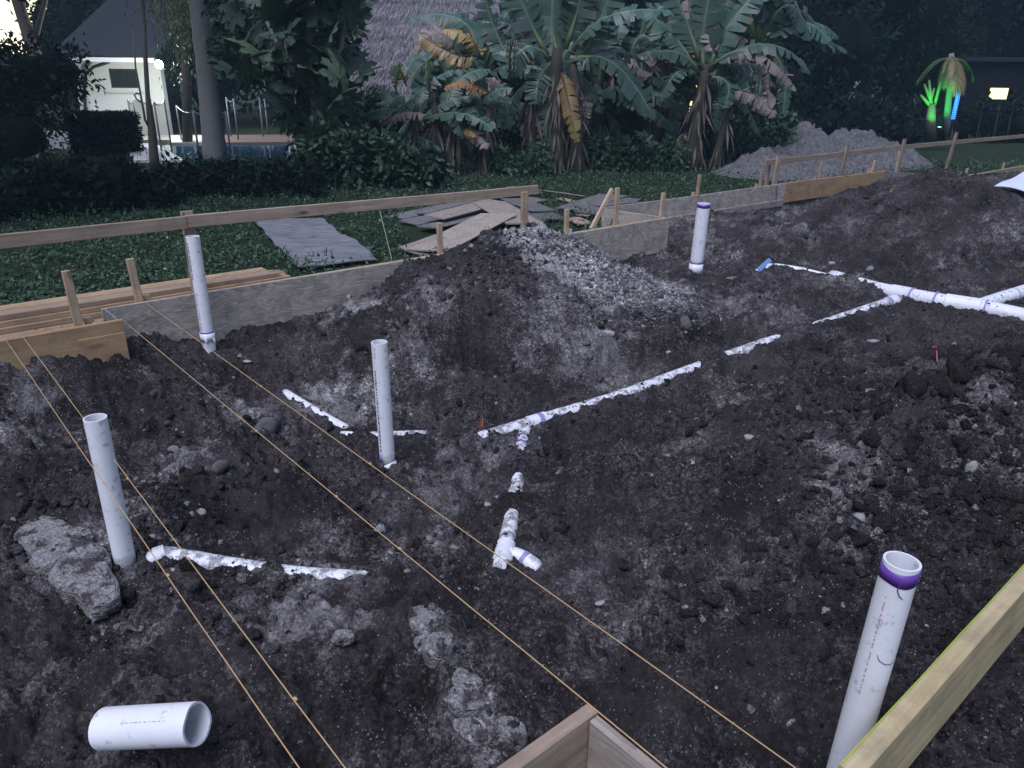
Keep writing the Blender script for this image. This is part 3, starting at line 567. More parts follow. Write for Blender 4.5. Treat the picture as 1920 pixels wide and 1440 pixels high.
# orange boards at the far left
f = empty('formwork', uvp(.3, 5.285, -.4), 'orange pine form board at the far left with one stake', 'formwork')
board('board', uvp(-2.2, 5.285, -.185), uvp(1.145, 5.285, -.185), .37, .036, ZX, 'pine_orange', f, .002, 1)
stake(.90, 5.345, .35, f, (-.02, 0)); kicker(.93, 5.36, f, .06)
board('cleat', uvp(.86, 5.262, -.20), uvp(1.14, 5.262, -.20), .24, .010, ZX, 'pine_orange', f, 0, 3)
# grey plywood form along the left: two boards, the return at its end
f = empty('formwork', uvp(3.5, 5.62, -.4), 'long grey plywood form board from the left corner to behind the heap', 'formwork')
board('board', uvp(1.10, 5.62, -.2), uvp(4.7, 5.62, -.2), .40, .020, ZX, 'ply', f, .003, 11)
board('board', uvp(4.705, 5.62, -.205), uvp(6.415, 5.62, -.205), .40, .020, ZX, 'ply', f, .003, 12)
board('board', uvp(6.42, 5.617, -.20), uvp(7.24, 5.617, -.20), .40, .020, ZX, 'ply', f, .002, 13)
board('return_board', uvp(1.125, 5.31, -.17), uvp(1.125, 5.605, -.17), .34, .020, ZX, 'ply_dark', f, 0, 14)
board('stringer', uvp(1.2, 5.655, -.03), uvp(7.2, 5.655, -.03), .05, .034, ZX, 'pine', f, .002, 15)
for u_, z_, ln in ((1.37, .30, (-.05, 0)), (4.0, .27, (0, 0)), (5.63, .24, (0, 0)), (7.19, .28, (.06, 0))): stake(u_, 5.695, z_, f, ln); kicker(u_ + .02, 5.70, f)
# the two stakes with a raking brace
stake(6.40, 5.70, .40, f, (0, 0), w_=.055); board('brace', uvp(6.02, 5.705, -.02), uvp(6.36, 5.74, .38), .05, .034, UX, 'pine', f, 0, 17)
# far form with its inner return
f = empty('formwork', uvp(10.8, 6.55, -.4), 'far grey form board running to the right corner before the gravel heap', 'formwork')
board('return_board', uvp(7.21, 5.64, -.155), uvp(7.11, 6.56, -.155), .31, .02, ZX, 'ply_tan', f, .002, 21)
board('board', uvp(7.2, 6.585, -.16), uvp(11.35, 6.55, -.16), .32, .02, ZX, 'ply', f, .003, 22)
board('board', uvp(7.25, 6.565, -.30), uvp(11.3, 6.53, -.30), .10, .03, ZX, 'ply', f, .003, 23)
board('board', uvp(11.355, 6.55, -.155), uvp(14.55, 6.45, -.155), .31, .036, ZX, 'pine_orange', f, .003, 24)
board('return_board', uvp(14.58, 6.44, -.16), uvp(14.62, 5.22, -.16), .32, .02, ZX, 'ply_dark', f, .002, 25)
for u_, z_, ln in ((9.15, .27, (.06, 0)), (10.75, .24, (.02, 0)), (12.53, .27, (.03, 0)), (14.45, .17, (.3, 0))): stake(u_, 6.63, z_, f, ln); kicker(u_ - .02, 6.64, f, -.06)
board('strap', uvp(11.12, 6.535, -.34), uvp(11.08, 6.53, -.01), .02, .006, UX, M['ink'], f, .006, 26)
stake(15.5, 6.65, .28, f, (0, 0), w_=.06)
f = empty('formwork', uvp(16.5, 5.22, -.4), 'pale yellow form board at the far right edge beyond the spoil', 'formwork')
board('board', uvp(14.65, 5.22, -.15), uvp(22, 5.22, -.15), .30, .036, ZX, 'pine_pale', f, .003, 31)
stake(15.2, 5.29, .10, f); stake(17.0, 5.29, .10, f)
# near forms
f = empty('formwork', uvp(1.12, .95, -.5), 'weathered form corner of two boards at the bottom centre', 'formwork')
board('board', uvp(.2, .985, -.15), uvp(1.135, .985, -.15), .30, .038, ZX, 'rail', f, .001, 41)
board('board', uvp(1.117, .964, -.155), uvp(1.117, .10, -.155), .30, .030, ZX, 'ply_tan', f, .001, 42)
f = empty('formwork', uvp(2.5, .46, -.5), 'thick pale pine form board in the bottom right corner', 'formwork')
board('board', uvp(1.455, .462, -.12), uvp(5.4, .462, -.12), .24, .050, ZX, 'pine_pale', f, .001, 43, ch=.004)
# batter rails
f = empty('batter_board', uvp(3, 6.2, -.33), 'long knotty horizontal rail on posts crossing the left of the lot', 'batter board')
board('rail', uvp(-3, 6.2, .415), uvp(1.93, 6.2, .425), .095, .038, ZX, 'rail', f, .004, 51)
board('rail', uvp(1.935, 6.2, .425), uvp(5.66, 6.2, .385), .095, .038, ZX, 'rail', f, .004, 52)
board('post', uvp(1.95, 6.245, -.8), uvp(1.96, 6.245, .50), .085, .045, UX, 'rail', f, .002, 53)
board('post', uvp(5.46, 6.165, -.7), uvp(5.45, 6.165, .375), .085, .036, UX, 'pine', f, .002, 54)
f = empty('batter_board', uvp(14, 7.3, -.33), 'far horizontal rail on weathered posts running to the right edge', 'batter board')
board('rail', uvp(11.9, 7.3, .225), uvp(17.1, 7.3, .235), .09, .04, ZX, 'rail', f, .006, 55)
board('rail', uvp(17.1, 7.3, .235), uvp(26, 7.3, .205), .09, .04, ZX, 'rail', f, .006, 56)
for u_, zt, ln in ((12.2, .30, (.03, 0)), (14.55, .40, (.05, .0)), (17.0, .42, (.03, 0)), (19.6, .46, (.10, 0))):
    board('post', uvp(u_ - ln[0], 7.255, -.7), uvp(u_ + ln[0], 7.255, zt), .11, .04, UX, 'rail', f, .002, int(u_ * 10))
board('post', uvp(12.1, 7.35, -.7), uvp(12.1, 7.35, .20), .09, .04, UX, 'rail', f, .002, 57)

# ================================================================== TWINES
def twine(name, a, b, label, mat='twine', r=.0018, sag=.004):
    a, b = Vector(a), Vector(b); mb = MB(); n = 24; rr = random.Random(3)
    pts = [a.lerp(b, i / (n - 1)) + Vector((rr.gauss(0, .0006), rr.gauss(0, .0006), -sag * 4 * (i / (n - 1)) * (1 - i / (n - 1)))) for i in range(n)]
    mb.tube(pts, r, 6); o = mb.build(name, M[mat], None, True); tag(o, label, 'string'); return o
def knot(p, parent):
    mb = MB(); p = Vector(p); mb.tube([p + Vector((-.006, .004, -.003)), p + Vector((-.002, 0, .002)), p + Vector((.003, 0, -.001)), p + Vector((.006, -.005, .002))], [.002, .005, .005, .002], 6); return mb.build('knot', M['twine'], parent, True)
tA = twine('twine', uvp(1.14, 5.24, .004), uvp(1.13, .2, .006), 'orange twine running from the form corner over the bottom centre corner boards')
tB = twine('twine', uvp(1.38, 5.60, .004), uvp(1.365, .2, .004), 'rightmost long orange twine crossing in front of the middle pipe')
tC = twine('twine', uvp(.485, 5.26, .004), uvp(.47, .2, .004), 'leftmost orange twine passing in front of the left pipe')
tD = twine('twine', uvp(.575, 5.26, .004), uvp(.55, .2, .004), 'orange twine passing behind the left standing pipe')
for t_, u_, ks in ((tA, 1.135, (3.1, 2.35, 1.9)), (tB, 1.372, (2.5, 3.6)), (tC, .478, (2.25,)), (tD, .56, (3.0, 2.3, 1.5))):
    for k in ks: knot(uvp(u_, k, .001), t_)
twine('twine', uvp(1.45, .484, .004), uvp(5.4, .484, .004), 'fluorescent yellow line stretched along the top edge of the bottom right board', 'yellow', .0021, .0)
twine('twine', onv(712, 395, 6.17), onv(735, 488, 5.66), 'thin pale cord hanging from the knotty rail to the plywood form', 'grey_twine', .003, -.004)

# ================================================================== PIPES
def pipe_mesh(name, L, r, wall=.007, seg=28, jag=0, seed=0):
    rr = random.Random(seed); vs = []; fs = []; ph = rr.uniform(0, 6)
    hs = [0, L * .33, L * .66, L]
    for k, (rad_, zs) in enumerate(((r, hs), (r - wall, hs[::-1]))):
        for z in zs:
            for i in range(seg):
                th = 2 * math.pi * i / seg; dz = 0
                if z == L: dz = jag * math.sin(th * 2 + ph) + jag * .4 * math.sin(th * 5 + ph)
                vs.append((rad_ * math.cos(th), rad_ * math.sin(th), z + dz))
    for a in range(7):
        for i in range(seg): j = (i + 1) % seg; fs.append((a * seg + i, a * seg + j, (a + 1) * seg + j, (a + 1) * seg + i))
    for i in range(seg): j = (i + 1) % seg; fs.append((7 * seg + i, 7 * seg + j, j, i))
    me = bpy.data.meshes.new(name); me.from_pydata(vs, [], fs); me.update(); me.polygons.foreach_set('use_smooth', np.ones(len(fs), bool))
    e = [e for e in me.edges]
    me.set_sharp_from_angle(angle=rad(40)); return me
def band(name, r, z0, z1, mat, parent, m, a0=0, a1=360, wav=0, th=.0008, seed=0):
    rr = random.Random(seed); n = 40; vs = []; fs = []; p = rr.uniform(0, 6)
    for i in range(n + 1):
        t = rad(a0 + (a1 - a0) * i / n); w1 = wav * math.sin(t * 3 + p); w2 = wav * math.sin(t * 2 + 1 + p)
        for q, z in ((r - .002, z0 + w1), (r + th, z0 + w1), (r + th, z1 + w2), (r - .002, z1 + w2)): vs.append((q * math.cos(t), q * math.sin(t), z))
    for i in range(n):
        for k in range(3): fs.append((i * 4 + k, (i + 1) * 4 + k, (i + 1) * 4 + k + 1, i * 4 + k + 1))
    me = bpy.data.meshes.new(name); me.from_pydata(vs, [], fs); me.update(); me.polygons.foreach_set('use_smooth', np.ones(len(fs), bool))
    return link(name, me, M[mat], parent, m)
def marks(name, r, items, mat, parent, m, a_c, h=.012):
    """short printed dashes running down the pipe: (z, length, width)"""
    mb = MB()
    for z, ln, wd in items:
        vs = []
        for q in (-1, 0, 1):
            t = rad(a_c) + q * wd / 2 / r
            for zz in (z, z - ln): vs.append(((r + .0006) * math.cos(t), (r + .0006) * math.sin(t), zz))
        mb.add(vs, [(0, 1, 3, 2), (2, 3, 5, 4)])
    return link(name, mb.mesh(name), M[mat], parent, m)
def lettering(txt, r, z_top, size, a_c, mat, parent, m, stretch=1.0):
    """text running down the pipe wall, bent round it"""
    cu = bpy.data.curves.new('print', 'FONT'); cu.body = txt; cu.size = size; cu.resolution_u = 3; cu.space_character = 1.1
    ob = bpy.data.objects.new('print', cu); COL.objects.link(ob); dg = bpy.context.evaluated_depsgraph_get(); me = bpy.data.meshes.new_from_object(ob.evaluated_get(dg)); bpy.data.objects.remove(ob)
    for v in me.vertices:
        lx, ly = v.co.x * stretch, v.co.y - size * .35; t = rad(a_c) + ly / r; v.co = ((r + .0008) * math.cos(t), (r + .0008) * math.sin(t), z_top - lx)
    me.materials.clear(); return link('printed_lettering', me, M[mat], parent, m)
def standpipe(top, base, r, label, mat, jag=.0):
    top, base = Vector(top), Vector(base); d = top - base; b2 = base - d.normalized() * .25; L = (top - b2).length
    zq = d.normalized(); xq = Vector((0, -1, 0)); xq = (xq - zq * xq.dot(zq)).normalized(); yq = zq.cross(xq)      # local +x looks towards the street side
    m = Matrix((xq, yq, zq)).transposed().to_4x4(); m.translation = b2
    root = empty('drain_pipe', base, label, 'pipe'); s = link('pipe', pipe_mesh('pipe', L, r, max(.006, r * .13), jag=jag), mat, root, m)
    return root, s, m, L
# angle convention: 0 deg faces the viewer's side of the lot, positive angles turn towards the right
p1b = on(237, 1062, -.55); q = at(178, 783, p1b.y); r1 = .045
root, s, m, L = standpipe(q, p1b, r1, 'plain white pipe standing beside the mortar slab at the left', mat_pvc('pvc_left', .20, .25))
band('primer_band', r1 + .006, .22, .27, 'pvc_mid', root, m, th=.004); band('primer_ring', r1 + .001, .265, .277, 'purple', root, m, wav=.003, th=.002)
p2b = onv(389, 628, 5.46); q = at(361, 443, p2b.y); r2 = .046
root, s, m, L = standpipe(q, p2b, r2, 'white pipe with printed brand lettering leaning before the left plywood form', mat_pvc('pvc_print', .20))
band('coupling', r2 + .001, .21, .27, 'pvc', root, m, th=.006); band('primer_ring', r2 + .001, .265, .281, 'purple', root, m, th=.003)
lettering('CHARLOTTE PIPE', r2, L - .40, .030, -33, 'ink', root, m, 1.12)
marks('printed_dashes', r2, [(L - .04 - i * .022, .012 + .006 * (i % 3), .010) for i in range(12)] + [(L - .74 - i * .018, .012, .008) for i in range(5)], 'ink', root, m, -36)
lg = MB()      # split sleeve end: two white tongues of the coupling reaching into the soil
for k, (px, py, px2, py2) in enumerate(((382, 626, 388, 644), (394, 624, 404, 642))):
    a, b = onv(px, py, 5.45), onv(px2, py2, 5.40); lg = MB(); lg.tube([a + ZX * .02, a.lerp(b, .5), b], [.014, .013, .006], 8); lg.build('sleeve_tongue', M['pvc'], root, True)
p3b = on(727, 868, -.64); q = at(711, 641, p3b.y); r3 = .0455
root, s, m, L = standpipe(q, p3b, r3, 'white pipe with red and violet print standing in the middle of the lot', mat_pvc('pvc_middle', .20, .24))
lettering('PIPE', r3, L - .02, .036, -38, 'red_ink', root, m, 1.0)
zz = L - .16; it = []
for i in range(30): ln = R.choice((.008, .012, .02)); it.append((zz, ln, .011)); zz -= ln + R.choice((.006, .010))
marks('printed_dashes', r3, it[:14], 'ink', root, m, -38); marks('printed_dashes', r3, [q_ for q_ in it[14:] if q_[0] > .34], 'ink', root, m, -38)
band('primer_smear', r3, .27, .33, 'purple_faint', root, m, -58, -25, .004); band('collar', r3 + .001, .20, .262, 'pvc_mid', root, m, th=.006, wav=.008)
p4b = on(1304, 506, -.45); q = at(1320, 381, p4b.y); r4 = .070
root, s, m, L = standpipe(q, p4b, r4, 'thicker white pipe with purple rim standing near the far plywood form', mat_pvc('pvc_far', .20, .29))
band('primer_band', r4, L - .045, L - .008, 'purple', root, m, th=.002, wav=.003); band('coupling', r4 + .001, .2, .325, 'pvc', root, m, th=.006); band('soil_ring', r4 + .002, .322, .345, M and 'ink', root, m, th=.004, wav=.006)
p5b = on(1604, 1402, -.58); q = at(1692, 1052, p5b.y); r5 = .0445
p5b = at(1604, 1395, p5b.y)
root, s, m, L = standpipe(at(1692, 1052, 1.62), at(1586, 1430, 1.62), .0455, 'white pipe with purple primed rim behind the bottom right board', mat_pvc('pvc_right', .20))
band('primer_band', .0455, L - .052, L - .012, 'purple', root, m, th=.0012, wav=.003)
marks('red_print', .0455, [(L - .09 - i * .0135 - .004 * (i % 4 == 1), .004 + .004 * (i % 3), .0035) for i in range(24)], 'red_ink', root, m, -50)
def scribble(pts, r, parent, m, mat='ink'):
    mb = MB(); mb.tube([((r + .0004) * math.cos(rad(a)), (r + .0004) * math.sin(rad(a)), z) for a, z in pts], [.0008] + [.0016] * (len(pts) - 2) + [.0008], 6); return mb.build('pen_line', M[mat], parent, True, m)
scribble([(-8, L - .018), (-22, L - .04), (-24, L - .06), (-15, L - .075), (-2, L - .085)], .0463, root, m, 'purple')
scribble([(-30, L - .268), (-20, L - .285), (0, L - .295), (22, L - .297), (35, L - .292)], .0455, root, m)
# the loose length of pipe lying at the bottom left
a = on(190, 1362, -.46); b = on(376, 1356, -.46); ax = (b - a).normalized(); rl = .062
zq = ax; xq = Vector((0, -.5, 1)); xq = (xq - zq * xq.dot(zq)).normalized(); yq = zq.cross(xq); m = Matrix((xq, yq, zq)).transposed().to_4x4()
hz = max(gh(*(a.lerp(b, t_) + Vector((0, e_, 0))).xy) for t_ in (0, .25, .5, .75, .9, 1) for e_ in (-.03, .03)) - .006; a2 = on(196, 1366, hz + rl * .98); b2 = on(373, 1357, hz + rl * .98 + .085); zq = (b2 - a2).normalized()
xq = Vector((0, -.5, 1)); xq = (xq - zq * xq.dot(zq)).normalized(); yq = zq.cross(xq); m = Matrix((xq, yq, zq)).transposed().to_4x4(); m.translation = a2
root = empty('pipe_offcut', m.translation, 'short thick white pipe offcut lying loose on dark soil at the bottom left', 'pipe')
LL = (b2 - a2).length * .98; link('pipe', pipe_mesh('pipe', LL, rl, .0075, jag=.003, seed=4), mat_pvc('pvc_offcut', .16), root, m)
marks('printed_dashes', rl, [(LL * .80 - i * .011 - .003 * (i % 3), .005 + .003 * (i % 2), .0022) for i in range(14)], 'print_faint', root, m, 8)
o = rock(330, 1437, -.5, .022, .014, .012, 'white plastic chip at the very bottom left edge', 'rock', 31, 'plastic_scrap', 'debris', .4)

# ------------------------------------------------------------------ the buried drain lines
def runpipe(name, P, r, label, mat='pvc_dirty', extra=None, sub=8):
    pts = []
    for a, b in zip(P[:-1], P[1:]):
        for i in range(sub): pts.append(a.lerp(b, i / sub))
    pts.append(P[-1])
    for _ in range(3): pts = [pts[0]] + [(pts[i - 1] + pts[i] * 2 + pts[i + 1]) / 4 for i in range(1, len(pts) - 1)] + [pts[-1]]
    root = empty(name, P[0], label, 'pipe'); mb = MB(); mb.tube(pts, r, 20); mb.build('pipe', M[mat], root, True); return root, pts
def ring_on(P, t, r, w_, mat, parent, name, grow=1.12):
    k = t * (len(P) - 1); i = min(int(k), len(P) - 2); c = P[i].lerp(P[i + 1], k - i); d = (P[i + 1] - P[i]).normalized(); mb = MB()
    mb.tube([c - d * w_ / 2, c - d * w_ * .48, c + d * w_ * .48, c + d * w_ / 2], [r * 1.0, r * grow, r * grow, r * 1.0], 24); return mb.build(name, M[mat], parent, False)
root, P = runpipe('drain_line', RUN_MAIN, .05, 'long half buried white drain line crossing the lot from the tee to the right')
ring_on(P, .215, .05, .14, 'pvc_mid', root, 'tee_hub'); ring_on(P, .222, .05, .035, 'purple_faint', root, 'primer_ring', 1.17); ring_on(P, .975, .05, .12, 'pvc', root, 'coupling', 1.2); ring_on(P, .965, .05, .014, 'purple_faint', root, 'primer_ring', 1.24)
root, P = runpipe('drain_line', RUN_BRANCH, .042, 'buried white branch dropping from the tee towards the front')
ring_on(P, .11, .042, .012, 'purple', root, 'primer_ring', 1.06); ring_on(P, .17, .042, .012, 'purple', root, 'primer_ring', 1.06); ring_on(P, .78, .042, .14, 'pvc_mid', root, 'wye_hub', 1.18)
root, P = runpipe('drain_line', RUN_BRANCH_TAIL, .036, 'short white stub with purple primer forking right at the branch end', 'pvc_mid')
ring_on(P, .62, .036, .022, 'purple_faint', root, 'primer_ring', 1.12); ring_on(P, .8, .036, .06, 'pvc_mid', root, 'coupling', 1.1)
root, P = runpipe('drain_line', RUN_BIG, .080, 'thick exposed white main drain with couplings at the right', 'pvc_mid')
ring_on(P, .395, .080, .20, 'pvc', root, 'tee_hub', 1.10); ring_on(P, .46, .080, .018, 'purple_faint', root, 'primer_ring', 1.115); ring_on(P, .70, .080, .30, 'pvc', root, 'wye_hub', 1.12); ring_on(P, .585, .080, .016, 'purple_faint', root, 'primer_ring', 1.14); ring_on(P, .795, .080, .016, 'purple_faint', root, 'primer_ring', 1.14)
root, P = runpipe('drain_line', RUN_WYE, .068, 'white side drain rising from the wye to the right edge', 'pvc_mid'); ring_on(P, .72, .068, .012, 'purple_faint', root, 'primer_ring', 1.04)
root, P = runpipe('drain_line', RUN_LEFT, .042, 'soiled white drain with curved elbow beside the left pipe'); ring_on(P, .32, .042, .05, 'pvc_mid', root, 'elbow_hub', 1.14); ring_on(P, .36, .042, .012, 'purple', root, 'primer_ring', 1.08)
runpipe('drain_line', RUN_UPPER, .034, 'short exposed white drain left of the middle pipe', 'pvc_mid')
runpipe('drain_line', RUN_MID, .034, 'soil covered white drain passing behind the middle pipe')
root, P = runpipe('drain_line', RUN_TAG, .046, 'buried white drain with a blue label near the far pipe', 'pvc_mid')
a = on(1422, 512, -.42); b = on(1443, 493, -.40); M['blue_label'] = mat_plain('blue_label', (.16, .30, .55), .5)
board('label', a + ZX * .035, b + ZX * .035, .055, .012, (b - a).cross(a - O), M['blue_label'], root, 0)
# marking flag and ribbon
M['orange_flag'] = mat_plain('orange_flag', (.75, .13, .04), .6); M['pink'] = mat_plain('pink_ribbon', (.85, .22, .20), .6)
p = on(901, 807, -.66); h = gh(p.x, p.y); f = empty('marker_flag', (p.x, p.y, h), 'tiny orange marker flag beside the left end of the long drain', 'flag')
mb = MB(); mb.tube([(p.x + .012, p.y, h - .02), (p.x + .016, p.y, h + .07)], .0018, 6); mb.build('stem', M['grey_twine'], f); mb = MB(); mb.add([(p.x - .022, p.y, h), (p.x + .012, p.y + .01, h), (p.x + .014, p.y, h + .05), (p.x - .008, p.y - .01, h + .035)], [(0, 1, 2, 3)]); o = mb.build('flag', M['orange_flag'], f); o.modifiers.new('s', 'SOLIDIFY').thickness = .002
pts = []
for px, py in ((1741, 660), (1748, 668), (1752, 664), (1758, 676), (1765, 682)): q = on(px, py, -.3); h = gh(q.x, q.y); q = on(px, py, h + .01); pts.append(Vector((q.x, q.y, gh(q.x, q.y) + .015)))
mb = MB(); mb.tube(pts, [.002, .005, .0035, .005, .002], 5); tag(mb.build('survey_ribbon', M['pink'], None, True), 'crumpled pink survey ribbon on the right hand spoil', 'ribbon')
print('pipes', time.time() - T0)

# ================================================================== WOOD LYING ABOUT
GZ = -.33
def flat_plank(parent, a, b, wdt, z0, z1, mat, th=.014, tilt=0, seed=0):
    p, q = on(*a, z0), on(*b, z1); d = (q - p).normalized(); side = d.cross(ZX).normalized(); side = side * math.cos(tilt) + ZX * math.sin(tilt)
    return board('plank', p, q, wdt, th, side, mat, parent, .004, seed)
f = empty('plank_pile', on(900, 430, GZ), 'heap of grey and tan plywood offcuts on the grass behind the knotty rail', 'wood pile')
for i, (a, b, wd, z0, z1, mt, tl) in enumerate([
    ((740,408),(960,362),.40,-.30,-.27,'ply_dark',.03),((765,418),(1010,372),.36,-.28,-.26,'ply_dark',-.04),((790,400),(990,352),.22,-.25,-.22,'ply_dark',.08),((800,426),(940,395),.34,-.25,-.24,'ply_dark',.05),
    ((985,385),(1035,412),.45,-.28,-.29,'ply_dark',0),((960,372),(1020,396),.40,-.25,-.26,'ply_dark',.03),((930,430),(1000,412),.40,-.27,-.26,'ply_dark',.0),((955,350),(1012,362),.16,-.22,-.24,'ply_dark',0),
    ((800,470),(935,402),.52,-.26,-.16,'ply_tan',.05),((770,472),(840,448),.40,-.29,-.24,'ply_tan',-.1),((815,408),(930,376),.34,-.19,-.15,'ply_tan',-.05),((918,380),(985,420),.50,-.15,-.20,'ply_tan',.04),((930,398),(1010,420),.20,-.20,-.22,'ply_tan',0)]):
    flat_plank(f, a, b, wd, z0, z1, mt, .016, tl, i)
f = empty('plank_pile', on(1110, 390, GZ), 'smaller heap of weathered boards beside the raking brace', 'wood pile')
for i, (a, b, wd, z0, z1, mt, tl) in enumerate([((1012,357),(1098,369),.10,-.26,-.24,'rail',.3),((1050,372),(1075,378),.14,-.28,-.28,'pine',0),((1068,392),(1150,366),.50,-.27,-.22,'ply_dark',.03),((1100,400),(1180,372),.40,-.25,-.24,'ply_dark',-.03),
    ((1090,404),(1118,398),.20,-.28,-.28,'ply_tan',0),((1120,385),(1185,378),.30,-.22,-.25,'ply_dark',.05),((1072,408),(1100,420),.25,-.30,-.30,'rail',0)]): flat_plank(f, a, b, wd, z0, z1, mt, .016, tl, 60 + i)
# slate grey sheet on the grass
q = [on(475, 415, -.27), on(602, 408, -.27), on(708, 485, -.28), on(560, 500, -.28)]; n = 18; vs = []; fs = []
for i in range(n):
    for j in range(n):
        s_, t_ = i / (n - 1), j / (n - 1); p = q[0].lerp(q[1], s_).lerp(q[3].lerp(q[2], s_), t_)
        wz = .018 * math.sin(t_ * 9 + s_ * 1.5) * (1 if t_ > .05 else .3) + .012 * math.sin(s_ * 5 + t_ * 4) + (-.02 if abs(t_ - .42) < .03 and s_ > .2 else 0); vs.append((p.x + .015 * math.sin(t_ * 31), p.y, p.z + wz + .005))
for i in range(n - 1):
    for j in range(n - 1): fs.append((i * n + j, i * n + j + 1, (i + 1) * n + j + 1, (i + 1) * n + j))
me = bpy.data.meshes.new('plywood_sheet'); me.from_pydata(vs, [], fs); me.update(); o = tag(link('plywood_sheet', me, M['slate']), 'warped slate grey plywood sheet lying flat on the grass', 'plywood'); o.modifiers.new('s', 'SOLIDIFY').thickness = .014
# lumber stack behind the left forms
f = empty('lumber_stack', uvp(.5, 6.45, -.33), 'stack of long orange pine planks lying behind the left forms', 'lumber')
k = 0
for lay, (z_, vs_, ue) in enumerate(((-.305, (6.18, 6.33, 6.48, 6.62), 2.95), (-.262, (6.22, 6.37, 6.52), 2.86), (-.219, (6.34, 6.50), 2.80), (-.176, (6.36, 6.52), 2.78), (-.133, (6.38, 6.53), 2.70))):
    for v_ in vs_: k += 1; board('plank', uvp(-2.6, v_, z_), uvp(ue + R.uniform(-.05, .05), v_ + R.uniform(-.01, .01), z_), .138, .040, VX, 'lumber' if k % 4 else 'pine', f, .002, 80 + k)
# white cover sheet at the right edge of the spoil
q = [at(1864, 349, 9.3), at(1925, 320, 9.5), at(1975, 330, 9.4), at(1960, 366, 9.1)]; vs = []; fs = []; n = 8
for i in range(n):
    for j in range(n): s_, t_ = i / (n - 1), j / (n - 1); p = q[0].lerp(q[1], s_).lerp(q[3].lerp(q[2], s_), t_); vs.append((p.x, p.y, p.z + .01 * math.sin(s_ * 8) + .02 * math.sin(t_ * 5)))
for i in range(n - 1):
    for j in range(n - 1): fs.append((i * n + j, i * n + j + 1, (i + 1) * n + j + 1, (i + 1) * n + j))
M['heap'] = mat_rock('heap_gravel', (.05, .048, .048), (.17, .165, .163)); M['sheet'] = mat_plain('white_sheet', (.62, .66, .78), .5); me = bpy.data.meshes.new('cover_sheet'); me.from_pydata(vs, [], fs); me.update(); o = tag(link('cover_sheet', me, M['sheet'], None), 'white plastic sheet over the spoil at the right edge', 'sheet'); o.modifiers.new('s', 'SOLIDIFY').thickness = .01
# grey gravel heap beyond the far form
n1, n2 = 170, 100; gu_ = np.linspace(11.0, 20.5, n1); gv_ = np.linspace(7.42, 12.2, n2); GU, GV = np.meshgrid(gu_, gv_); X = GU * UX.x + GV * VX.x; Y = GU * UX.y + GV * VX.y
pk1, pk2 = onv(1515, 262, 9.4), onv(1608, 258, 9.4)
def heap_z(gu, gv, x, y):
    def hump(p, ru, rv, h_):
        cu_, cv_ = p.dot(UX), p.dot(VX); q_ = np.sqrt(((gu - cu_) / ru) ** 2 + ((gv - cv_) / rv) ** 2); return h_ * np.clip(1.06 - np.sqrt(q_ ** 2 + .012), 0, None)
    z_ = np.maximum(np.maximum(hump(pk1, 1.9, 1.8, pk1.z + .54), hump(pk2, 1.7, 1.8, pk2.z + .52)), np.maximum(hump(onv(1450, 296, 9.0), 1.2, 1.3, .46), hump(onv(1660, 294, 9.3), 1.2, 1.3, .48)))
    return z_ * (1 + .25 * fbm(x, y, .9, 3, 601)) + (.16 * np.abs(fbm(x, y, .5, 3, 611)) + .08 * fbm(x, y, .16, 3, 621)) * np.clip(z_ * 4, 0, 1) - .38
Z = heap_z(GU, GV, X, Y)
ii = np.arange(X.size).reshape(X.shape); fq = np.stack([ii[:-1, :-1], ii[:-1, 1:], ii[1:, 1:], ii[1:, :-1]], -1).reshape(-1, 4)
tag(link('gravel_heap', mesh_np('gravel_heap', np.stack([X, Y, Z], -1).reshape(-1, 3), fq), M['heap']), 'grey two peaked gravel heap behind the far form and rail', 'gravel heap')

# ================================================================== FOLIAGE TOOLS
def leafmesh(name, c, d, s, L, Wd, tint, fold=.15):
    """n leaves: base c, direction d, side s (unit), length L, width Wd"""
    n = len(c); nn = np.cross(d, s); L = L[:, None]; Wd = Wd[:, None]
    v = np.stack([c, c + d * L * .45 + s * Wd * .5 + nn * Wd * fold, c + d * L, c + d * L * .45 - s * Wd * .5 + nn * Wd * fold], 1).reshape(-1, 3)
    return mesh_np(name, v, np.arange(4 * n).reshape(n, 4), np.repeat(tint, 4))
def unit(a): return a / (np.linalg.norm(a, axis=1, keepdims=True) + 1e-9)
def cloud(n, blobs, L, asp=.5, shell=.55, droop=.35, tvar=.25, tmean=.4, clump=0):
    cs, ds = [], []; wsum = sum(b[6] if len(b) > 6 else b[3] * b[4] * b[5] for b in blobs)
    for b in blobs:
        k = max(4, int(n * (b[6] if len(b) > 6 else b[3] * b[4] * b[5]) / wsum)); g = unit(rng.normal(size=(k, 3)))
        if clump:
            m_ = max(3, k // clump); h_ = unit(rng.normal(size=(m_, 3))) * (shell + (1 - shell) * rng.uniform(0, 1, (m_, 1)) ** .5); pos = h_[rng.integers(0, m_, k)] + rng.normal(0, .10, (k, 3))
        else: pos = g * (shell + (1 - shell) * rng.uniform(0, 1, (k, 1)) ** .6)
        pos = pos * (1 + .18 * rng.normal(size=(k, 1)) * (rng.uniform(0, 1, (k, 1)) < .3)); cs.append(pos * np.array(b[3:6]) + np.array(b[:3])); ds.append(unit(pos) * .8 + rng.normal(size=(k, 3)) * .7 - np.array([0, 0, droop]))
    c = np.concatenate(cs); d = unit(np.concatenate(ds)); s = unit(np.cross(d, rng.normal(size=d.shape))); k = len(c)
    ln = L * rng.uniform(.35, 1.55, k); return c, d, s, ln, ln * asp * rng.uniform(.6, 1.2, k), np.clip(rng.normal(tmean, tvar, k), 0, 1)
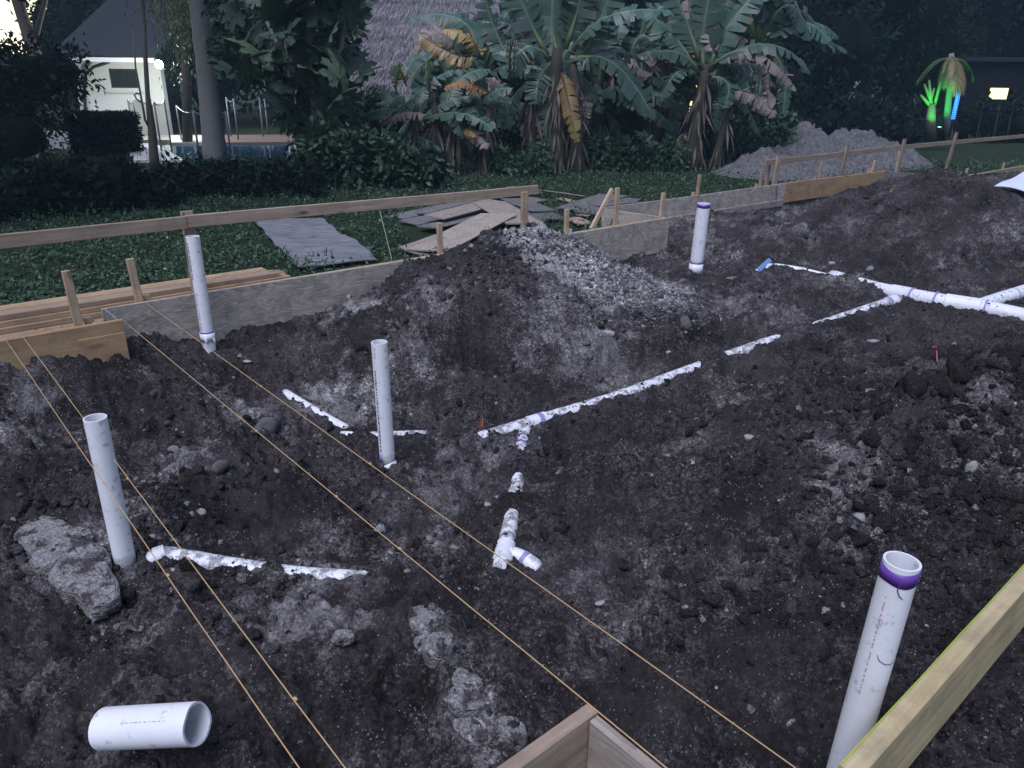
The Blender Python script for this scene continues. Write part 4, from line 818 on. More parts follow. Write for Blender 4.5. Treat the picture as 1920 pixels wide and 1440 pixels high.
M['leaf_dark'] = mat_leaf('dark_leaf', (.006, .012, .009), (.018, .032, .021), .7, .10); M['leaf_mid'] = mat_leaf('mid_leaf', (.020, .048, .024), (.07, .13, .065)); M['leaf_weed'] = mat_leaf('weed_leaf', (.024, .060, .030), (.082, .145, .074))
M['leaf_yellow'] = mat_leaf('yellowish_leaf', (.05, .075, .02), (.13, .15, .06)); M['bark'] = mat_plain('bark', (.10, .085, .07), .9, .2); M['bark_grey'] = mat_plain('grey_bark', (.20, .20, .19), .9, .2)
M['core'] = mat_plain('added_dark_core', (.005, .008, .006), .95, .1)  # near-black solid lumps added inside crowns and hedges to block light
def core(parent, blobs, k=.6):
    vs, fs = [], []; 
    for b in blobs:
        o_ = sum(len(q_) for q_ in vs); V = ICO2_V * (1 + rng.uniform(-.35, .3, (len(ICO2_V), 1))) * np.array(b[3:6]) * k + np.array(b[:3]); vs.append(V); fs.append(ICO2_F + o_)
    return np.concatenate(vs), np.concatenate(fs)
def limb_tree(name, base, top, r, blobs, n, L, label, mat='leaf_dark', cat='tree', asp=.5, dense=True, group=None, tmean=.4, clump=0, bark='bark'):
    base, top = Vector(base), Vector(top); root = empty(name, base, label, cat, group); mb = MB(); rr = random.Random(int(base.x * 77) + n)
    pts = [base.lerp(top, t) + Vector((rr.gauss(0, r * .25), rr.gauss(0, r * .25), 0)) * (t > 0) for t in (0, .2, .4, .6, .8, 1)]; mb.tube(pts, [r * 1.25, r, r * .9, r * .8, r * .7, r * .5], 9)
    for b in blobs:
        a = base.lerp(top, rr.uniform(.55, .95)); e = Vector(b[:3]); mb.tube([a, a.lerp(e, .5) + Vector((0, 0, .1)), e], [r * .4, r * .25, r * .1], 6)
    mb.build('trunk', M[bark], root, True); c = cloud(n, blobs, L, asp, tmean=tmean, clump=clump); me = leafmesh('crown', *c)
    link('crown', me, M[mat], root)
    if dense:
        cv, cf = core(root, blobs); link('added_crown_core', mesh_np('added_crown_core', cv, cf), M['core'], root)
    return root

# ------------------------------------------------------------------ grass and weeds on the verge
def covered(x, y):                                        # nothing grows up through the boards
    m_ = np.zeros(np.shape(x), bool)
    for qs in (((478,417),(602,410),(704,484),(562,498)), ((742,410),(960,352),(1036,402),(990,425),(935,420),(840,470),(780,472)), ((1075,392),(1150,364),(1182,376),(1110,402)), ((-100,600),(530,495),(545,512),(0,640))):
        P_ = [on(a_, b_, -.3) for a_, b_ in qs]; ins = np.zeros(np.shape(x), bool)
        for a_, b_ in zip(P_, P_[1:] + P_[:1]):
            ins ^= ((a_.y > y) != (b_.y > y)) & (x < (b_.x - a_.x) * (y - a_.y) / (b_.y - a_.y + 1e-9) + a_.x)
        m_ |= ins
    return m_
nG = 125000; t = rng.uniform(0, 1, nG); y = 5.2 * (19.5 / 5.2) ** t; x = rng.uniform(-1, 1, nG) * (.6 + .80 * y); u, v = uv_of(x, y)
gm = grassmask(x, y) * (v > vlim(u) + .05) * (heap_z(u, v, x, y) < -.32) * ~covered(x, y); keep = rng.uniform(0, 1, nG) < gm * (.82 + .8 * fbm(x, y, .7, 3, 701)); x, y = x[keep], y[keep]; n = len(x)
z = height(x, y, False); hg = rng.uniform(0, 1, n) ** 1.5 * np.clip(.09 + .13 * fbm(x, y, .8, 3, 711), .02, .3); c = np.stack([x, y, z + hg], -1)
blade = rng.uniform(0, 1, n) < .12; d = rng.normal(size=(n, 3)) * np.where(blade[:, None], [.35, .35, .2], [1, 1, .35]) + np.where(blade[:, None], [0, 0, 1.], [0, 0, .25]); d = unit(d); s = unit(np.cross(d, rng.normal(size=d.shape) * .6 + [0, 0, 1]))
L_ = np.where(blade, rng.uniform(.04, .10, n), rng.uniform(.018, .045, n)) * (1 + .03 * y); W_ = np.where(blade, .008 + .0007 * y, L_ * .75)
tag(link('grass', leafmesh('grass', c, d, s, L_, W_, np.clip(rng.normal(.42, .22, n) + .35 * fbm(x, y, .5, 3, 721), 0, 1)), M['leaf_weed']), 'low dark green weeds and grass on the verge behind the forms', 'grass', kind='stuff')
k = rng.uniform(0, 1, n) < .03; M['flower'] = mat_leaf('pale_fleck', (.35, .38, .34), (.55, .57, .52))  # pale colour serves flowers and imitates highlights on the leaves
tag(link('weed_flowers_and_glints', leafmesh('weed_flowers_and_glints', c[k] + [0, 0, .03], d[k], s[k], L_[k] * .28, L_[k] * .22, np.full(k.sum(), .5)), M['flower']), 'tiny pale flowers and painted leaf glints sprinkled through the weeds', 'flowers', kind='stuff')
print('grass', time.time() - T0)

# ================================================================== BACKGROUND, LEFT: hedge, house, pool
def strip_blobs(px0, px1, py, yd, z0, z1, nb, ry=.5, jit=.15):
    out = []
    for i in range(nb):
        t = (i + .5) / nb; p = at(px0 + (px1 - px0) * t, py, yd(t) if callable(yd) else yd); zt = (z1(t) if callable(z1) else z1) + R.uniform(-jit, jit)
        out.append((p.x, p.y, (z0 + zt) / 2, (at(px1, py, p.y).x - at(px0, py, p.y).x) / nb * .75, ry, (zt - z0) / 2 * 1.1))
    return out
def shrub(name, blobs, n, L, label, mat='leaf_dark', dense=False, cat='hedge', asp=.55, group=None, tmean=.4, shell=.3, clump=0):
    b0 = blobs[0]; root = empty(name, (b0[0], b0[1], GZ), label, cat, group); mb = MB()
    for b in blobs: mb = MB(); mb.tube([(b[0], b[1], GZ - .1), (b[0] + R.uniform(-.1, .1), b[1], b[2]), (b[0] + R.uniform(-.2, .2), b[1], b[2] + b[5] * .5)], [.03, .02, .01], 5); mb.build('stem', M['bark'], root, True)
    link('foliage', leafmesh('foliage', *cloud(n, blobs, L, asp, shell, tmean=tmean, clump=clump)), M[mat], root)
    if dense: cv, cf = core(root, blobs, .8); link('added_dark_core', mesh_np('added_dark_core', cv, cf), M['core'], root)
    return root
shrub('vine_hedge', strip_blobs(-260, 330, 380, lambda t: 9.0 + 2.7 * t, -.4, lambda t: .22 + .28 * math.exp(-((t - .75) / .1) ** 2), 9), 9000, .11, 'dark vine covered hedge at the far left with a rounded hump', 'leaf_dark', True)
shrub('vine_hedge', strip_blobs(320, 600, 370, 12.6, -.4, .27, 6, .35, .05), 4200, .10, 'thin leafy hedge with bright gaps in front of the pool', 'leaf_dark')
shrub('bush', strip_blobs(590, 830, 370, 14.0, -.4, lambda t: .75 - .45 * t, 4, .6), 5000, .13, 'bushy dark green shrub left of the small banana plants', 'leaf_mid', True, 'bush', tmean=.25)
# clipped block hedge and low wall
p0, p1 = at(132, 250, 19), at(236, 250, 19)
hb = empty('block_hedge', ((p0.x + p1.x) / 2, 19, GZ), 'clipped black green block hedge in front of the white house', 'hedge'); ht = at(180, 213, 19).z; k = 6000
q_ = rng.uniform(-1, 1, (k, 3)); ax_ = rng.integers(0, 3, k); q_[np.arange(k), ax_] = np.sign(q_[np.arange(k), ax_]) * rng.uniform(.9, 1.03, k); hx_, hz_ = (p1.x - p0.x) / 2, (ht + .4) / 2
c = q_ * [hx_, .5, hz_] + [(p0.x + p1.x) / 2, 19.3, ht - hz_]; d = unit(q_ * .6 + rng.normal(size=(k, 3))); link('foliage', leafmesh('foliage', c, d, unit(np.cross(d, rng.normal(size=d.shape))), rng.uniform(.05, .10, k), rng.uniform(.03, .06, k), np.clip(rng.normal(.35, .25, k), 0, 1)), M['leaf_dark'], hb)
mb = MB(); mb.abox(p0.x + .06, p1.x - .06, 18.85, 19.75, -.5, ht - .06); mb.build('added_dark_core', M['core'], hb)
M['wall_paint'] = mat_plain('white_render', (.72, .72, .70), .85, .2, var=.12); M['grey_wall'] = mat_plain('grey_render', (.45, .45, .47), .85, .2)
a, b = at(-60, 245, 20.5), at(132, 245, 20.5); mb = MB(); mb.abox(a.x, b.x, 20.5, 20.7, -.5, a.z); tag(mb.build('garden_wall', M['grey_wall']), 'low grey garden wall at the far left under the dark tree', 'wall')
# house
HY = 26.; wl, wr = at(150, 200, HY).x, at(311, 200, HY).x; zt = at(220, 116, HY).z; h = empty('house', ((wl + wr) / 2, HY, -.35), 'white rendered house wall with dark window behind the pool', 'house')
x0, x1 = at(205, 147, HY).x, at(258, 147, HY).x; z1_, z0_ = at(230, 129, HY).z, at(230, 165, HY).z
mb = MB(); mb.abox(wl, x0, HY, HY + .25, -.5, zt); mb.abox(x1, wr, HY, HY + .25, -.5, zt); mb.abox(x0, x1, HY, HY + .25, -.5, z0_); mb.abox(x0, x1, HY, HY + .25, z1_, zt); mb.box((wr - 1.87, HY + 3.25, zt / 2 - .25), (.12, 0, 0), (-1.75, 3, 0), (0, 0, zt / 2 + .248)); mb.abox(wl, wl + .25, HY + .25, HY + 6, -.5, zt - .003)
mb.build('wall', M['wall_paint'], h)
M['roof'] = mat_plain('dark_shingle', (.022, .024, .03), .9, .2); M['trim'] = mat_plain('white_trim', (.62, .62, .64), .6); M['fence_grey'] = mat_plain('fence_grey', (.17, .18, .19), .5); M['frame'] = mat_plain('dark_frame', (.03, .03, .032), .5); M['glass'] = mat_plain('dark_glass', (.02, .025, .024), .12, .5, var=.0)
mb = MB(); xa, xb = at(120, 116, HY).x, at(312, 116, HY).x; sl = Vector((0, 6.2, 2.7)); e0 = Vector((0, HY - .75, zt + .10))
mb.box(e0 + Vector(((xa + xb) / 2, 0, 0)) + sl / 2, ((xb - xa) / 2, 0, 0), sl / 2, (0, -.03, .07)); mb.build('roof', M['roof'], h)
mb = MB(); mb.abox(xa, xb, HY - .87, HY - .75, zt - .02, zt + .11); mb.build('gutter', M['trim'], h); mb = MB(); mb.abox(xa, xb, HY - .74, HY - .002, zt + .0, zt + .03); mb.build('soffit', M['frame'], h)
wn = link('window', (lambda q: (q.abox(x0, x1, HY + .05, HY + .10, z1_ - .05, z1_), q.abox(x0, x1, HY + .05, HY + .10, z0_, z0_ + .05), q.abox(x0, x0 + .05, HY + .05, HY + .10, z0_ + .05, z1_ - .05), q.abox(x1 - .05, x1, HY + .05, HY + .10, z0_ + .05, z1_ - .05), q.abox((x0 + x1) / 2 - .03, (x0 + x1) / 2 + .03, HY + .05, HY + .10, z0_ + .05, z1_ - .05), q.mesh('window'))[-1])(MB()), M['frame'], h)
for q0, q1 in ((x0 + .05, (x0 + x1) / 2 - .03), ((x0 + x1) / 2 + .03, x1 - .05)): mb = MB(); mb.abox(q0, q1, HY + .07, HY + .08, z0_ + .05, z1_ - .05); mb.build('pane', M['glass'], wn)
mb = MB(); mb.abox(x0 - .1, x1 + .15, HY - .06, HY - .002, z0_ - .16, z0_ - .10); mb.build('sill', M['trim'], h)
mb = MB(); mb.tube([(at(200, 114, HY - .8).x, HY - .7, zt - .02), (at(185, 122, HY).x, HY - .35, zt - .16), (at(162, 132, HY).x, HY - .08, zt - .36), (at(158, 150, HY).x, HY - .07, zt - .8), (at(165, 230, HY).x - .1, HY - .07, -.3)], .05, 8); mb.build('downspout', M['frame'], h, True)
# flood light on the eave corner
fp = at(298, 119, HY - 2.2); fl = empty('flood_light', fp, 'blazing white flood light under the house eave corner', 'lamp'); M['bulb'] = mat_plain('lit_bulb', (1, 1, 1), .5, emit=(.92, 1, .95), es=60); 
mb = MB(); mb.tube([fp + Vector((0, .12, .02)), fp + Vector((0, .05, .0)), fp + Vector((0, 0, -.02))], [.05, .10, .13], 12); mb.build('housing', M['frame'], fl); mb = MB(); mb.tube([fp + Vector((0, -.005, -.025)), fp + Vector((0, -.03, -.03)), fp + Vector((0, -.06, -.035))], [.12, .11, .04], 12); mb.build('lens', M['bulb'], fl)
mb = MB(); mb.tube([fp + Vector((-.05, .10, .02)), Vector((xb - .02, HY - .80, zt + .05))], .02, 6); mb.build('bracket', M['frame'], fl)
ld = bpy.data.lights.new('flood', 'POINT'); ld.energy = 90; ld.color = (.95, 1, .92); ld.shadow_soft_size = .1; lo = bpy.data.objects.new('flood', ld); COL.objects.link(lo); lo.location = fp + Vector((0, -.2, -.1))
# pool terrace
M['deck'] = mat_plain('pale_deck', (.50, .47, .42), .8, .2); M['deck_brick'] = mat_plain('brick_deck', (.20, .145, .125), .85, .2); M['coping'] = mat_plain('white_coping', (.62, .62, .62), .7); M['water'] = mat_plain('pool_water', (.03, .10, .18), .06, .5, var=.0)
DZ = -.27
def sheet(name, pts, z, mat, th=.12, kind='structure'):
    mb = MB(); n_ = len(pts); mb.add([(p[0], p[1], z) for p in pts] + [(p[0], p[1], z - th) for p in pts], [tuple(range(n_)), tuple(range(n_, 2 * n_))[::-1]] + [(i, i + n_, (i + 1) % n_ + n_, (i + 1) % n_) for i in range(n_)]); return tag(mb.build(name, M[mat]), kind=kind)
def g(px, py, z=DZ): p = on(px, py, z); return (p.x, p.y)
sheet('pool_deck', [g(120, 262), g(318, 262), g(318, 253), g(120, 253)], DZ - .004, 'deck')
sheet('far_pool_deck', [g(318, 267), g(400, 267), g(400, 253), g(318, 253)], DZ, 'deck'); sheet('brick_deck', [g(400, 267), g(560, 266), g(560, 252), g(400, 253)], DZ, 'deck_brick')
sheet('pool_coping', [g(242, 300), g(345, 300), g(292, 268.5), g(247, 268.5)], DZ, 'coping'); sheet('pool_water', [g(296, 268.6), g(560, 267.6), g(560, 300), g(349, 300)], DZ - .05, 'water')
# pool fence
def fence_posts(name, pts, hgt, label, cords=True, panel=None):
    root = empty(name, pts[0], label, 'fence')
    for i, p in enumerate(pts): mb = MB(); mb.tube([p - ZX * .1, p + ZX * hgt], .024, 6); mb.build('post', M['fence_grey'], root, True)
    for a, b in zip(pts[:-1], pts[1:]):
        for hh in (hgt - .02,):
            mb = MB(); mb.tube([(a + ZX * hh).lerp(b + ZX * hh, t) - ZX * (.10 * 4 * t * (1 - t)) for t in (0, .25, .5, .75, 1)], .013, 5); mb.build('cord', M['fence_grey'], root, True)
        if panel:
            mb = MB(); mb.add([a + ZX * .05, b + ZX * .05, b + ZX * (hgt - .1), a + ZX * (hgt - .06)], [(0, 1, 2, 3)]); o = mb.build('net_panel', panel, root)
    return root
m, n_, b_ = new_mat('fence_net'); tr = n_.nodes.new('ShaderNodeBsdfTransparent'); mx = n_.nodes.new('ShaderNodeMixShader'); mx.inputs[0].default_value = .55; b_.inputs['Base Color'].default_value = (.05, .055, .05, 1); n_.links.new(tr.outputs[0], mx.inputs[1]); n_.links.new(b_.outputs[0], mx.inputs[2]); n_.links.new(mx.outputs[0], n_.nodes['Material Output'].inputs[0]); NET = m
fence_posts('pool_fence', [on(254, 272, DZ), on(262, 262, DZ), on(296, 272, DZ), on(303, 283, DZ), on(320, 268, DZ)], 1.15, 'mesh pool safety fence before the white house wall', panel=NET)
fence_posts('pool_fence', [on(433, 256, DZ), on(447, 262, DZ), on(494, 256, DZ), on(503, 252, DZ), on(545, 254, DZ)], 1.15, 'pool fence posts with sagging cords beyond the blue pool')
fence_posts('pool_fence', [on(340, 262, DZ), on(372, 282, DZ), on(432, 284, DZ)], .95, 'thin pool fence posts standing at the water beside the palm trunk')
# slim trunk with a looped limb in front of the house
b0 = at(290, 302, 14.5); tr_ = empty('slim_tree', b0, 'slim bare dark trunk with a looped limb before the house wall', 'tree'); mb = MB()
mb.tube([at(292, 320, 14.5), at(289, 295, 14.5), at(284, 240, 14.5), at(277, 180, 14.5), at(272, 100, 14.5), at(270, 40, 14.6), at(262, -60, 14.7)], [.10, .09, .07, .045, .04, .035, .03], 8); mb.build('trunk', M['bark'], tr_, True)
mb = MB(); mb.tube([at(280, 238, 14.5), at(272, 225, 14.4), at(266, 190, 14.4), at(254, 125, 14.4), at(250, 60, 14.4)], [.03, .022, .02, .016, .014], 6); mb.tube([at(266, 192, 14.4), at(256, 186, 14.38), at(252, 178, 14.38), at(256, 175, 14.38), at(262, 176, 14.4)], .016, 6); mb.build('limb', M['bark'], tr_, True)
bl = [(*at(262, -70, 14.6), .6, .6, .4)]; link('crown', leafmesh('crown', *cloud(500, bl, .14)), M['leaf_dark'], tr_)
# stout grey trunk left of centre
b0 = at(402, 300, 18); tr_ = empty('grey_trunk_palm', b0, 'stout grey palm trunk rising left of the lobed leaf tree', 'tree'); mb = MB(); pts = [at(404, 300, 18), at(400, 255, 18), at(393, 190, 18), at(384, 100, 18), at(374, 20, 18), at(366, -60, 18), at(360, -160, 18)]
pp = []; rr_ = []
for a, b, ra, rb in zip(pts[:-1], pts[1:], (.27, .245, .22, .205, .195, .185), (.245, .22, .205, .195, .185, .18)):
    for i in range(7): pp.append(a.lerp(b, i / 7)); rr_.append((ra + (rb - ra) * i / 7) * (1 + .03 * (i % 2)))
mb.tube(pp, rr_, 14); mb.build('trunk', M['bark_grey'], tr_, True)
def frond(base, dirv, L, droop, wid, tint, nleaf=22, mat=None):
    """pinnate palm frond arrays"""
    dirv = Vector(dirv).normalized(); c, d, s, ln = [], [], [], []; side = dirv.cross(ZX).normalized(); p = Vector(base); rach = [p.copy()]
    for i in range(nleaf):
        t = i / nleaf; dd = (dirv + Vector((0, 0, -droop * t * 2))).normalized(); p = p + dd * L / nleaf; rach.append(p.copy())
        for sg in (-1, 1):
            c.append(tuple(p)); ld_ = (side * sg + dd * .7 + Vector((0, 0, -.35 - .3 * t))).normalized(); d.append(tuple(ld_)); s.append(tuple(dd)); ln.append(wid * (math.sin(math.pi * min(1, .15 + t * .85)) ** .6 + .15) * R.uniform(.85, 1.1))
    return np.array(c), np.array(d), np.array(s), np.array(ln), rach
def palm_crown(root, base, n, L, droop, wid, mat, tmean=.4, up=(.1, 1.0), az=None):
    C_, D_, S_, L_ = [], [], [], []; mb = MB()
    for i in range(n):
        a = 2 * math.pi * i / n + R.uniform(-.2, .2) if az is None else az[i]; e = R.uniform(*up); dv = (math.cos(a) * math.cos(e), math.sin(a) * math.cos(e), math.sin(e)); c, d, s, ln, rach = frond(base, dv, L * R.uniform(.8, 1.1), droop, wid, 0); C_.append(c); D_.append(d); S_.append(s); L_.append(ln); mb.tube(rach, [.03] * 3 + [.012] * (len(rach) - 3), 5)
    c, d, s, ln = map(np.concatenate, (C_, D_, S_, L_)); link('fronds', leafmesh('fronds', c, d, unit(s - d * (s * d).sum(1, keepdims=True)), ln, ln * .10 + .01, np.clip(rng.normal(tmean, .2, len(c)), 0, 1)), M[mat], root); mb.build('rachis', M['leaf_rib'], root, True)
M['leaf_rib'] = mat_plain('leaf_rib', (.10, .13, .06), .6)
palm_crown(tr_, pts[-1], 11, 2.8, .55, .6, 'leaf_dark')
# weeping foliage lit by the flood light
blc = []
root = empty('weeping_tree', at(330, 300, 22.5), 'weeping tree with hanging yellow green strands beside the flood light', 'tree'); mb = MB(); mb.tube([at(352, 300, 22.5), at(350, 150, 22.5), at(340, 0, 22.5), at(330, -120, 22.5)], [.16, .13, .1, .07], 8); mb.build('trunk', M['bark'], root, True)
c, d = [], []
for i in range(170):
    px = R.gauss(322, 26) if i < 130 else R.uniform(225, 400); p = at(px, R.uniform(-90, -10), R.uniform(21.5, 23.2)); ln = R.uniform(.8, 2.6) if abs(px - 320) < 45 else R.uniform(.4, 1.2)
    for k in range(int(ln / .07)): c.append((p.x + R.gauss(0, .03) + .04 * math.sin(k * .3 + i), p.y + R.gauss(0, .03), p.z - k * .07)); d.append((R.gauss(0, .5), R.gauss(0, .5), -1))
c = np.array(c); d = unit(np.array(d)); s = unit(np.cross(d, rng.normal(size=d.shape))); k = len(c); link('hanging_foliage', leafmesh('hanging_foliage', c, d, s, rng.uniform(.08, .16, k), rng.uniform(.02, .04, k), np.clip(rng.normal(.4, .25, k), 0, 1)), M['leaf_yellow'], root)
# lobed leaf tree (papaya like) in front of the hut
def lobed_leaf(seed):
    rr = random.Random(seed); vs = [(0, 0, 0)]; fs = []; nl = 7; mb = MB()
    for i in range(nl):
        a = -2.1 + 4.2 * i / (nl - 1); L = (.62 - .10 * abs(i - 3)) * rr.uniform(.9, 1.1); w_ = .085; dx, dy = math.sin(a), math.cos(a); sx, sy = dy, -dx; dr = lambda q: -.42 * q * q - .05 * q
        P = [(0, 0), (L * .35, w_ * .75), (L * .55, w_ * 1.5), (L * .62, w_ * .7), (L * .8, w_ * .95), (L, 0)]
        top = [Vector((dx * q + sx * h_, dy * q + sy * h_, dr(q))) for q, h_ in P]; bot = [Vector((dx * q - sx * h_, dy * q - sy * h_, dr(q))) for q, h_ in P[1:-1]]; mid = [Vector((dx * q, dy * q, dr(q) - .012)) for q, _ in P]
        for j in range(5):
            mb.add([mid[j], top[j], top[j + 1], mid[j + 1]], [(0, 1, 2, 3)] if j < 4 else [(0, 1, 3)]); b_ = [mid[0]] + bot + [mid[5]]
            mb.add([mid[j], mid[j + 1], b_[j + 1], b_[j]], [(0, 1, 2, 3)] if 0 < j < 4 else ([(0, 1, 2)] if j == 0 else [(0, 1, 3)]))
    me = mb.mesh('leaf'); a_ = me.attributes.new('tint', 'FLOAT', 'POINT'); a_.data.foreach_set('value', np.clip(np.random.default_rng(seed).normal(.35, .12, len(me.vertices)), 0, 1).astype(np.float32)); me.materials.append(M['leaf_papaya'] if seed % 4 else M['leaf_papaya2']); return me
M['leaf_papaya'] = mat_leaf('lobed_leaf', (.022, .045, .032), (.07, .11, .085)); M['leaf_papaya2'] = mat_leaf('pale_lobed_leaf', (.06, .10, .05), (.14, .19, .11))
LV = [lobed_leaf(i) for i in range(1, 9)]; root = empty('papaya_tree', at(600, 345, 15), 'papaya like tree with large lobed leaves before the thatched roof', 'tree'); mb = MB(); mb.tube([at(600, 350, 15), at(598, 250, 15), at(585, 150, 15), at(575, 40, 15), at(570, -60, 15)], [.10, .09, .08, .07, .05], 8); mb.tube([at(592, 190, 15), at(540, 120, 14.8), at(500, 40, 14.7)], [.05, .04, .03], 6); mb.tube([at(590, 170, 15), at(640, 90, 15), at(650, 0, 15)], [.05, .04, .03], 6); mb.build('trunk', M['bark_grey'], root, True)
for i in range(130):
    px, py = R.gauss(560, 70), R.uniform(-60, 235)
    if py > 150: px = R.gauss(560, 62)
    if px > 690 - max(0, py - 120) * .3 or px < 425 or (px < 525 and py > 140): continue
    p = at(px, py, R.uniform(14.0, 16.0)); e = Euler((R.uniform(.3, 1.5), R.gauss(0, .35), R.uniform(-2.2, 2.2))); link('leaf', LV[i % 8], None, root, Matrix.Translation(p) @ e.to_matrix().to_4x4() @ Matrix.Scale(R.uniform(.7, 1.15), 4))
print('left background', time.time() - T0)

# ================================================================== THATCHED HUT
M['thatch'] = mat_leaf('thatch_strand', (.15, .14, .145), (.47, .445, .455), .9); M['thatch_base'] = mat_plain('thatch_bed', (.22, .20, .22), .95, .1); M['post_wood'] = mat_plain('hut_post', (.20, .10, .05), .7)
HUY = 22.; el, er = at(585, 165, HUY), at(1010, 175, HUY); ez = at(760, 172, HUY).z; xl, xr = el.x, er.x; cxm = (xl + xr) / 2; apex = Vector((cxm + .3, HUY + 3.4, ez + 4.3))
hut = empty('thatched_hut', (cxm, HUY + 3, -.35), 'open hut with a steep grey palm thatch roof behind the banana plants', 'hut')
E4 = [Vector((xl, HUY, ez)), Vector((xr, HUY, ez)), Vector((xr, HUY + 6.8, ez)), Vector((xl, HUY + 6.8, ez))]; ap2 = [apex - Vector((.9, 0, 0)), apex + Vector((.9, 0, 0))]
mb = MB(); vs = E4 + ap2 + [p - ZX * .18 for p in E4]; mb.add(vs, [(0, 1, 5, 4), (1, 2, 5), (2, 3, 4, 5), (3, 0, 4), (6, 9, 8, 7), (0, 6, 7, 1), (1, 7, 8, 2), (2, 8, 9, 3), (3, 9, 6, 0)]); rf = mb.build('roof', M['thatch_base'], hut)
def slope_strands(q0, q1, t0, t1, n):
    a = rng.uniform(0, 1, n)[:, None]; b = rng.uniform(0, 1, n)[:, None] ** 1.1; Q0, Q1, T0_, T1_ = (np.array(q) for q in (q0, q1, t0, t1)); lo = Q0 * (1 - a) + Q1 * a; hi = T0_ * (1 - a) + T1_ * a; p = lo * (1 - b) + hi * b; dn = unit(lo - hi); nr = np.array((Vector(q1) - Vector(q0)).cross(Vector(t0) - Vector(q0)).normalized()); nr = nr if nr[2] > 0 else -nr
    p = p + nr * (.03 + .07 * (1 - np.mod(b * 9 + .06 * rng.normal(size=(n, 1)), 1.)) + rng.uniform(0, .04, (n, 1))); d = unit(dn + rng.normal(0, .16, (n, 3)) + nr * rng.uniform(-.05, .12, (n, 1))); return p, d, unit(np.cross(d, nr) + rng.normal(0, .3, (n, 3)))
S1 = slope_strands(E4[0], E4[1], ap2[0], ap2[1], 24000); S2 = slope_strands(E4[3], E4[0], ap2[0], ap2[0] + Vector((0, 0, .001)), 2500); S3 = slope_strands(E4[1], E4[2], ap2[1], ap2[1] + Vector((0, 0, .001)), 1200)
p, d, s = (np.concatenate(q) for q in zip(S1, S2, S3)); k = len(p); o = link('thatch', leafmesh('thatch', p, d, s, rng.uniform(.15, .42, k), rng.uniform(.009, .021, k), np.clip(rng.normal(.45, .3, k), 0, 1), .05), M['thatch'], hut); o['kind'] = 'stuff'
for x_, y_ in ((xl + .7, HUY + .7), (xr - .7, HUY + .7), (xl + .7, HUY + 6), (xr - .7, HUY + 6)): mb = MB(); mb.tube([(x_, y_, -.5), (x_, y_, ez + .1)], .10, 8); mb.build('post', M['post_wood'], hut, True)
M['red_panel'] = mat_plain('red_panel', (.30, .06, .03), .6); M['blue_glow'] = mat_plain('blue_glow', (.02, .03, .3), .5, emit=(.05, .12, 1), es=1.2)
a, b = at(627, 178, 23.2), at(650, 196, 23.2); mb = MB(); mb.abox(a.x, b.x, 23.2, 23.26, b.z, a.z); tag(mb.build('hut_sign', M['red_panel']), 'dull red panel hanging under the left thatch eave', 'panel')
for px in (568, 592): p = at(px, 172, 22.6); mb = MB(); mb.tube([p + ZX * .05, p, p - ZX * .06], [.02, .035, .02], 8); tag(mb.build('blue_light', M['blue_glow'], None, True), 'small blue light under the hut eave, ' + ('left one' if px < 580 else 'right one') + ' of the pair', 'lamp')
# glowing posts seen right of the big bananas
M['amber'] = mat_plain('amber_lit', (.6, .35, .1), .6, emit=(1, .62, .16), es=.8); M['warm_win'] = mat_plain('warm_window', (.8, .6, .3), .5, emit=(1, .70, .30), es=.6)
for (px, py0, py1, wd, lb) in ((1323, 160, 196, 7, 'amber lit post right of the large banana stem'), (1302, 158, 172, 8, 'small amber lamp glow high beside the banana stem'), (1293, 190, 222, 5, 'slanting amber lit post low behind the banana stem')):
    a, b = at(px + (4 if wd == 5 else 0), py0, 24), at(px, py1, 24); mb = MB(); mb.tube([b, b.lerp(a, .5), a], [wd / 1412 * 12.5] * 3, 8); tag(mb.build('lit_post', M['amber'], None, True), lb, 'lit post')
p = at(1446, 157, 25); mb = MB(); mb.tube([p - ZX * .08, p, p + ZX * .08], [.04, .09, .04], 10); tag(mb.build('globe_lamp', M['warm_win'], None, True), 'small warm globe lamp behind the brown banana leaf', 'lamp')
for px, py, lb in ((668, 264, 'left'), (695, 266, 'right')): p = at(px, py, 17.6); mb = MB(); mb.tube([Vector((p.x, p.y, -.4)), p - ZX * .03, p, p + ZX * .03], [.006, .006, .022, .008], 8); tag(mb.build('garden_light', M['warm_win'], None, True), lb + ' tiny yellow garden light in the dark shrubs', 'lamp')

# ================================================================== BANANA PLANTS
def mat_banana(name, c1, c2, c3, r=.45):
    m, n, b = new_mat(name); t = N(n, 'ShaderNodeAttribute', attribute_name='tint').outputs['Fac']; e = N(n, 'ShaderNodeAttribute', attribute_name='edge').outputs['Fac']; oi = n.nodes.new('ShaderNodeObjectInfo')
    c = mixc(n, t, c1, c2); c = mixc(n, ramp(n, e, [(.02, 1), (.10, 0)]), c, c3); co = objco(n); c = mixc(n, math_n(n, 'MULTIPLY', ramp(n, e, [(.55, 0), (1, 1)]), ramp(n, noise(n, co, 4, 4), [(.48, 0), (.62, .8)])), c, (.16, .11, .06)); c = mixc(n, ramp(n, noise(n, co, 2.2, 4), [(.3, .55), (.7, 0)]), c, tuple(q_ * .45 for q_ in c1)); hs = N(n, 'ShaderNodeHueSaturation'); n.links.new(c, hs.inputs['Color']); n.links.new(math_n(n, 'MULTIPLY_ADD', oi.outputs['Random'], .7, .65), hs.inputs['Value'])
    n.links.new(hs.outputs[0], b.inputs['Base Color']); b.inputs['Roughness'].default_value = r; b.inputs['Specular IOR Level'].default_value = .4
    return m
